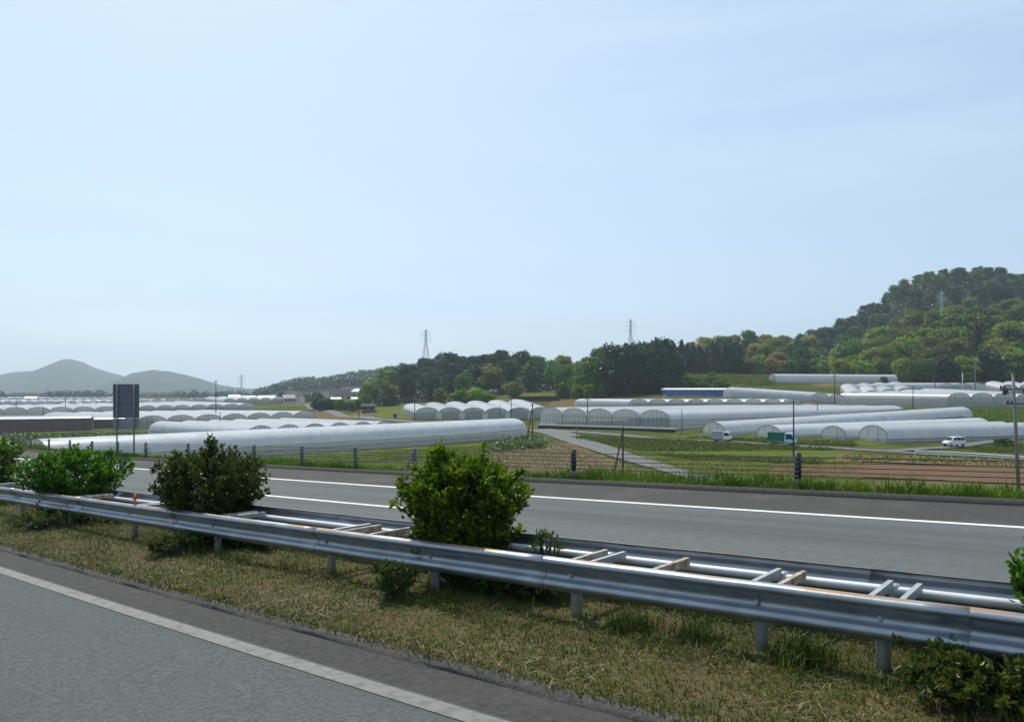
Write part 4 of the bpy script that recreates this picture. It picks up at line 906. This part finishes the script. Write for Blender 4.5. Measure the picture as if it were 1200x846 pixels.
for u, v, s in [(1170,523,.32),(1178,524,.36),(1186,525,.3)]:
    p = on_ground(u, v); tree('mid', p.x, p.y, p.z-.9, s*.62, 'beside the white car behind the roadside rail')
p = at_depth(1036, 328); tree('mid', p.x, p.y, p.z-.3, .3, 'alone in front of the highest tunnel')
def understory(name, label, hill, y0, y1, u0, u1, n, size, mt, hgt):  # leaf filler coloured dark so the gaps between crowns look shaded
    y = rng.uniform(y0, y1, n); x = (rng.uniform(u0, u1, n)-600)/F*y; z = hill.h(x, y)
    lump = smoothnoise(x, y, 13, hill.seed+40)*.5+.5
    P = np.c_[x, y, z+hgt*(.15+.85*np.clip(lump, 0, 1.2))*rng.uniform(.4, 1, n)]; nr = np.c_[rng.normal(0, .5, n), rng.normal(-.4, .5, n), np.ones(n)]
    tag(link(bpy.data.objects.new(name, fast_mesh(name, leaf_quads(P, nr, size, .8, .6), 4, mt, rand=np.clip(.2+.5*lump+.2*rng.normal(size=n), 0, 1)))), label, kind='stuff')
understory('hill_undergrowth', 'unbroken leafy undergrowth on the near slope of the right hill', H1, 362, 470, 940, 1240, 22000, 1.2, M['lf_dark'], 3.0)
understory('back_hill_undergrowth', 'unbroken leafy canopy on the high back slope of the right hill', H2, 480, 640, 915, 1240, 30000, 1.6, M['lf_dark'], 7)
understory('ridge_undergrowth', 'leafy canopy filling the ridge with tan blossom', H3, 412, 535, 780, 1000, 14000, 1.4, M['lf_dark'], 3)
understory('middle_undergrowth', 'leafy canopy filling the middle wooded hill', H4, 346, 455, 420, 760, 22000, 1.3, M['lf_dark'], 3.5)
def sort_labels():
    byw = {}
    for o in list(C.objects):
        if o.parent is None and o.name.startswith(('broadleaf_tree', 'conifer_tree')): byw.setdefault(o['group'].split('s ', 1)[1] if False else o['label'].split(' tree ')[-1].split('conifer ')[-1], []).append(o)
    cols, rows, nth = ('left', 'middle', 'right'), ('high', 'halfway', 'low'), ('first', 'second', 'third', 'fourth', 'fifth', 'sixth', 'seventh', 'eighth', 'ninth', 'tenth', 'eleventh', 'twelfth', 'thirteenth', 'fourteenth')
    for wh, obs in byw.items():
        pos = {o.name: uv(o.location.x, o.location.y, o.location.z) for o in obs}; n = len(obs)
        ru = sorted(obs, key=lambda o: pos[o.name][0]); rv = sorted(obs, key=lambda o: pos[o.name][1])
        zone = {}
        for o in obs:
            zu = cols[ru.index(o)*3//n] if n > 12 else ''; zv = rows[rv.index(o)*3//n] if n > 24 else ''
            zone.setdefault((o['label'].split(wh)[0], zu, zv), []).append(o)
        for (kind, zu, zv), g in zone.items():
            g.sort(key=lambda o: pos[o.name][0])
            for i, o in enumerate(g):
                s = kind.strip()+', '+(nth[i]+' from left, ' if len(g) > 1 and len(g) <= 14 else '')+' '.join(q for q in (zv, zu) if q)+' '+wh
                o['label'] = ' '.join(s.replace(' ,', ',').split()[:16])
# far woods, too far to tell the trees apart
def far_wood(name, label, pts, size, nl):
    n = len(pts); P = np.repeat(np.array(pts), nl, 0); v = rng.normal(size=(n*nl, 3)); v /= np.linalg.norm(v, axis=1, keepdims=True); v[:, 2] = np.abs(v[:, 2])*1.3-.1
    sc = np.repeat(rng.uniform(.7, 1.3, n), nl)[:, None]; P = P+v*np.array([size*.5, size*.5, size*.62])*sc*rng.uniform(.6, 1, (n*nl, 1))+np.array([0, 0, size*.35])
    tag(link(bpy.data.objects.new(name, fast_mesh(name, leaf_quads(P, v, size*.22, .8, .6), 4, M['lf_dark'], rand=np.clip(np.repeat(rng.uniform(.1, .9, n), nl)+rng.normal(0, .15, n*nl), 0, 1)))), label, kind='stuff')
pts = []
for _ in range(520):
    y = random.uniform(830, 965); x = (random.uniform(300, 470)-600)/F*y; pts.append((x, y, float(H5.h(np.array([x]), np.array([y]))[0])))
far_wood('distant_wood', 'hazy wooded ridge behind the village', pts, 9, 70)
pts = []
for _ in range(420):
    y = random.uniform(1180, 1300); u = random.uniform(-20, 330); x = (u-600)/F*y; pts.append((x, y, 0))
far_wood('distant_treeline', 'bluish tree line along the left horizon', pts, 8, 50)
pts = []
for _ in range(120):
    y = random.uniform(1000, 1040); u = random.choice([random.uniform(56, 95), random.uniform(97, 122), random.uniform(-10, 6), random.uniform(196, 300)]); x = (u-600)/F*y; pts.append((x, y, 0))
far_wood('distant_grove', 'darker groves standing before the far tree line', pts, 10.5, 60)

sort_labels()
# ------------------------------------------------------------------ crops, bank vegetation
def scatter_leaves(name, label, pts, hmean, size, mt, per, spread=.3, group=None):
    n = len(pts); P = np.repeat(np.array(pts), per, 0); k = n*per
    P = P+np.c_[rng.normal(0, spread, (k, 2)), rng.uniform(0, 1, k)*np.repeat(rng.uniform(.5, 1.2, n), per)*hmean]
    nr = np.c_[rng.normal(0, .5, (k, 2)), np.ones(k)]
    tag(link(bpy.data.objects.new(name, fast_mesh(name, leaf_quads(P, nr, size, .8, .7), 4, mt, rand=np.clip(np.repeat(rng.uniform(.1, .9, n), per)+rng.normal(0, .2, k), 0, 1)))), label, kind='stuff')
def field_pts(quad, n):
    c = [on_ground(*p) for p in quad]; a, b = rng.uniform(0, 1, n), rng.uniform(0, 1, n)
    q = [(c[0].lerp(c[1], i)).lerp(c[3].lerp(c[2], i), j) for i, j in zip(a, b)]
    x = np.array([p.x for p in q]); y = np.array([p.y for p in q]); return np.c_[x, y, TZ(x, y)]
c4 = [at(-80, 166), at(262, 172), at(262, 140), at(-80, 132)]
q = []
for _ in range(3600):
    i, j = random.random(), random.random(); p = (c4[0].lerp(c4[1], i)).lerp(c4[3].lerp(c4[2], i), j); q.append((p.x, p.y, tz(p.x, p.y)))
scatter_leaves('crop_rows', 'leafy green crop in front of the brown netted greenhouses', q, .75, .42, M['crop'], 9, .3)
scatter_leaves('bank_shrubs', 'low green shrubs on the bank at the end of the longest tunnel', field_pts([(575,522),(632,517),(636,526),(580,531)], 260), 1.3, .35, M['crop'], 26, .5)
scatter_leaves('verge_weeds', 'weeds on the verge between lane and valley road', np.r_[field_pts([(672,513),(760,516),(985,528),(760,530)], 3000), field_pts([(770,533),(960,541),(960,545),(790,538)], 500), field_pts([(800,513),(1000,519),(1000,524),(900,520)], 600)], .45, .22, M['crop_fine'], 16, .5)
scatter_leaves('slope_weeds', 'weeds on the green slope above the tunnels', field_pts([(1055,482),(1230,481),(1230,498),(1100,492)], 900), .5, .3, M['crop_fine'], 16, .7)
scatter_leaves('meadow_weeds', 'rough green growth on the meadow above the blue shed', field_pts([(786,441),(906,441),(910,452),(786,454)], 2200), .9, .5, M['crop_fine'], 12, .7)
scatter_leaves('dry_weeds', 'tangled dry weeds beside the farm lane', field_pts([(580,530),(660,521),(745,556),(565,566)], 1500), .3, .2, M['straw'], 10, .7)
scatter_leaves('field_tufts', 'grass tufts over the fields below the valley road', np.r_[field_pts([(745,532),(1010,537),(1010,572),(820,568)], 2600), field_pts([(310,538),(590,521),(600,530),(310,552)], 1800)], .18, .15, M['crop_fine'], 12, .8)
scatter_leaves('bank_weeds', 'weeds on the earth bank beside the roadside rail', np.r_[field_pts([(985,536),(1220,544),(1220,551),(985,541)], 350), field_pts([(1130,526),(1215,520),(1215,532),(1150,530)], 350)], .5, .22, M['crop_fine'], 12, .4)

# ------------------------------------------------------------------ roadside grass
def blades(name, label, base, hts, wid, mt, lean=.6, tone=None):
    """curved tapering blades as two quads + tip"""
    n = len(base); a = rng.uniform(0, 2*PI, n); dr = np.c_[np.cos(a), np.sin(a), np.zeros(n)]; sd_ = np.c_[-np.sin(a), np.cos(a), np.zeros(n)]
    b2 = rng.uniform(.2, 1, n)[:, None]*lean; h = hts[:, None]; w_ = wid*rng.uniform(.6, 1.4, n)[:, None]; Z = np.array([[0, 0, 1.0]])
    p0 = base; p1 = base+Z*h*.55+dr*h*b2*.3; p2 = base+Z*h*(1-.35*b2)+dr*h*b2
    V = np.stack([p0-sd_*w_, p0+sd_*w_, p1+sd_*w_*.8, p1-sd_*w_*.8, p1-sd_*w_*.8, p1+sd_*w_*.8, p2+sd_*w_*.12, p2-sd_*w_*.12], 1).reshape(-1, 3)
    tn = rng.uniform(0, 1, n) if tone is None else tone
    tag(link(bpy.data.objects.new(name, fast_mesh(name, V, 4, mt, rand=np.repeat(tn, 2)))), label, kind='stuff')
def RPa(s, d, z):
    th = s/RR; x = N_[0]*RR+(RR-d)*(-N_[0]*np.cos(th)+T_[0]*np.sin(th)); y = N_[1]*RR+(RR-d)*(-N_[1]*np.cos(th)+T_[1]*np.sin(th))
    return np.c_[x, y, road_z(s, d)+z]
n = 250000; s = -9+45*rng.uniform(0, 1, n)**2.0; d = 5.06+rng.uniform(0, 1, n)**.9*2.95
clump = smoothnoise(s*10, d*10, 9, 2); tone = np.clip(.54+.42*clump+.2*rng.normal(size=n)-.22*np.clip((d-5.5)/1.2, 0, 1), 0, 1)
ht = (.025+.075*rng.uniform(0, 1, n)**2)*(1+.7*np.clip(clump, 0, 1.5))*np.where(d > 6.2, 1.5, 1)
blades('median_grass', 'short half-dry grass on the median under the guardrails', RPa(s, d, .035), ht, .005, M['grass'], 1.1, tone)
n = 15000; s = -9+40*rng.uniform(0, 1, n)**1.6; d = rng.uniform(5.15, 6.6, n); c_ = smoothnoise(s*10, d*10, 16, 31); k = c_ > -.15
blades('median_straw', 'flattened straw lying in the median grass', RPa(s[k], d[k], .045), .05+.06*rng.uniform(0, 1, k.sum()), .004, M['straw'], 2.4)
n = 16000; s = -9+40*rng.uniform(0, 1, n)**1.6; d = rng.uniform(5.7, 7.8, n); c_ = smoothnoise(s*10, d*10, 14, 8)
d[:260] = rng.normal(6.75, .12, 260); s[:260] = rng.normal(s_at(745, 6.8), .14, 260); d[260:600] = rng.normal(6.7, .14, 340); s[260:600] = rng.normal(s_at(945, 6.8), .14, 340); d[600:800] = rng.normal(6.8, .1, 200); s[600:800] = rng.normal(s_at(820, 6.8), .12, 200)
k = (c_ > .1) | (np.arange(n) < 800); blades('median_tall_grass', 'taller green grass tufts beneath the guardrails', RPa(s[k], d[k], .05), np.where(np.arange(n)[k] < 800, .2, .07)+.13*rng.uniform(0, 1, k.sum())**2*(1+np.clip(c_[k], 0, 1)), .005, M['roughgrass'], .9)
n = 34000; s = rng.uniform(-14, 75, n); d = 19.45+rng.uniform(0, 1, n)**1.3*1.6; c_ = smoothnoise(s*4, d*4, 10, 21)+.5*smoothnoise(s*10, d*3, 12, 23)
k = (c_ > -.35); ht = np.clip(.2+.3*c_[k], .06, .75)*rng.uniform(.6, 1.2, k.sum())*np.where(s[k] > 22, .75, 1.0)
blades('verge_grass', 'tall green grass along the kerb of the far carriageway', RPa(s[k], d[k], .03), ht, .012, M['tallgrass'], .6)

# ------------------------------------------------------------------ median bushes
def leaf6(cent, up, size, seed):
    """pointed leaves, folded along the midrib: two quads each"""
    r = np.random.default_rng(seed); n = len(cent)
    ax = up+r.normal(0, .45, (n, 3)); ax /= np.linalg.norm(ax, axis=1, keepdims=True)
    sd_ = np.cross(ax, r.normal(size=(n, 3))); sd_ /= np.linalg.norm(sd_, axis=1, keepdims=True); nn = np.cross(ax, sd_)
    L = (size*r.uniform(.6, 1.25, n))[:, None]; W = L*.24
    b = cent; t = cent+ax*L-nn*L*.12; ma = cent+ax*L*.38; mb_ = cent+ax*L*.72-nn*L*.04
    l1, l2 = ma+sd_*W+nn*W*.35, mb_+sd_*W*.8+nn*W*.25; r1, r2 = ma-sd_*W+nn*W*.35, mb_-sd_*W*.8+nn*W*.25
    return np.stack([b, l1, l2, t, b, t, r2, r1], 1).reshape(-1, 3)
def bush(label, u, v0, v1, wpx, d, mt, nl, seed, size=.075, spike=None, name='bush', zb=.06, dome=1.0, cat='bush', along=False):
    s = s_at(u, d, .8); b = RP(s, d, zb); pxm = b.y/F
    H = CZ-(v0-HOR)*pxm-b.z; Zl = CZ-(v1-HOR)*pxm-b.z; W = wpx*pxm
    e = empty(name, b, heading(s) if along else 0, label, cat); r = np.random.default_rng(seed)
    Zl = max(.08, Zl); hc = (H-Zl)/2; zc = Zl+hc
    ns = max(30, nl//26); v = r.normal(size=(ns, 3)); v /= np.linalg.norm(v, axis=1, keepdims=True)
    v /= (np.abs(v)**2.5).sum(1, keepdims=True)**(1/2.5); rad = r.uniform(.4, 1.0, ns)**.5; lump = 1+.07*np.sin(v[:, 0]*5+seed)*np.cos(v[:, 1]*4)+.08*np.sin(v[:, 2]*7+seed*2)+.09*r.normal(size=ns)
    tips = np.c_[v[:, :2]*(W/2)*np.array([1.2, .42] if along else [1, .8])*(rad*lump)[:, None], zc+v[:, 2]*hc*rad*lump*np.where(v[:, 2] > 0, dome, 1)]
    if not along:                                       # loose shoots that break the outline
        kk = max(8, ns//26); v2 = r.normal(size=(kk, 3)); v2[:, 2] = np.abs(v2[:, 2])*.8; v2 /= np.linalg.norm(v2, axis=1, keepdims=True); q2 = r.uniform(1.02, 1.22, kk)[:, None]
        tips = np.r_[tips, np.c_[v2[:, :2]*(W/2)*q2, zc+v2[:, 2]*hc*q2[:, 0]]]
    if spike is not None:
        k = 14; tips = np.r_[tips, np.c_[r.normal(spike[0]*pxm, W*.035, k), r.normal(0, W*.03, k), np.linspace(H*.9, H+spike[1]*pxm, k)]]
    up = tips-np.array([0, 0, Zl*.4]); up /= np.linalg.norm(up, axis=1, keepdims=True)
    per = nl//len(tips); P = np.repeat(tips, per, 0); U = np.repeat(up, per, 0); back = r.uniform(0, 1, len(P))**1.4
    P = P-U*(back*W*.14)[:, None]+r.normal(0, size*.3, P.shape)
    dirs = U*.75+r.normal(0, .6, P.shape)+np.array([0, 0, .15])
    tone = np.clip(.7-.55*back+.16*r.normal(size=len(P))+.22*np.repeat(r.normal(size=len(tips)), per)*.5, 0, 1)  # leaves set deeper get a darker tone: inner shade put into the colour
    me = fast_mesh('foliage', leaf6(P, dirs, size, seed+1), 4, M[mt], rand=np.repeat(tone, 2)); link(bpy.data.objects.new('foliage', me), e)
    mb = MB(); k = 0
    for t in tips[::max(1, len(tips)//38)]:
        q = Vector(t); mb.tube([(r.normal(0, .05), r.normal(0, .05), -.1), q*.45+Vector((0, 0, .02)), q*.96], [.016, .011, .004], 5)
    mb.obj('stems', M['bark'], e)
    return e
print('posts', [round(x, 2) for x in ps[:8]])
bush('rounded bright green median bush, the largest, in the middle', 541, 530, 652, 132, 7.3, 'bush', 13000, 3, .08, (-26, 5))
bush('dark ragged median bush with a tall sprig left of the middle bush', 243, 528, 606, 122, 7.35, 'bush_dull', 10500, 5, .085, (2, 15))
bush('broad low median bush in front of the road sign', 86, 526, 584, 112, 7.35, 'bush', 9000, 8, .09)
bush('median bush cut by the left edge of the picture', -14, 510, 574, 72, 7.35, 'bush', 5000, 11, .1)
bush('leafy median bush cut by the right edge of the picture', 1252, 645, 716, 100, 7.3, 'bush', 4500, 13, .085)
# foliage below the rails, enlarged and darkened to stand for the bushes' shadow, and loose weeds on the median
bush('undergrowth darkened as shadow beneath the largest middle bush', 575, 648, 716, 190, 7.3, 'bush_dull', 10000, 17, .07, name='undergrowth', along=True)
bush('undergrowth darkened as shadow beneath the bush with the tall sprig', 262, 606, 672, 150, 7.3, 'bush_dull', 7500, 19, .07, name='undergrowth', along=True)
bush('undergrowth darkened as shadow beneath the broad low bush', 95, 584, 634, 150, 7.3, 'bush_dull', 7500, 21, .08, name='undergrowth', along=True)
bush('leafy pale weed under the rail left of the middle post', 462, 660, 718, 46, 6.35, 'weed', 1100, 23, .06, name='weed_clump', cat='weed')
bush('leafy weed clump on the median below the sprig bush', 205, 625, 690, 62, 6.4, 'weed', 1500, 25, .06, name='weed_clump', cat='weed')
bush('pale weed clump at the left on the median', 45, 600, 645, 60, 6.2, 'weed', 1200, 27, .06, name='weed_clump', cat='weed')
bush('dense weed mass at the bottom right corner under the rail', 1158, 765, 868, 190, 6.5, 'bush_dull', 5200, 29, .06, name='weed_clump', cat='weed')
bush('wispy sprig rising between the rails right of the middle bush', 640, 622, 668, 30, 7.4, 'weed', 240, 35, .06, name='weed_clump', cat='weed')

# ------------------------------------------------------------------ air
hz = MB(); hz.box((-300, 1500, 128), (9000, 5400, 262)); m = bpy.data.materials.new('haze'); m.use_nodes = True
N = m.node_tree.nodes; N.remove(N['Principled BSDF']); pv = N.new('ShaderNodeVolumePrincipled'); pv.inputs['Color'].default_value = (.68,.84,1.0,1)
pv.inputs['Density'].default_value = 2.1e-4; pv.inputs['Anisotropy'].default_value = .5
m.node_tree.links.new(pv.outputs[0], N['Material Output'].inputs['Volume'])
tag(hz.obj('haze', m), kind='stuff')
print('trees', count)
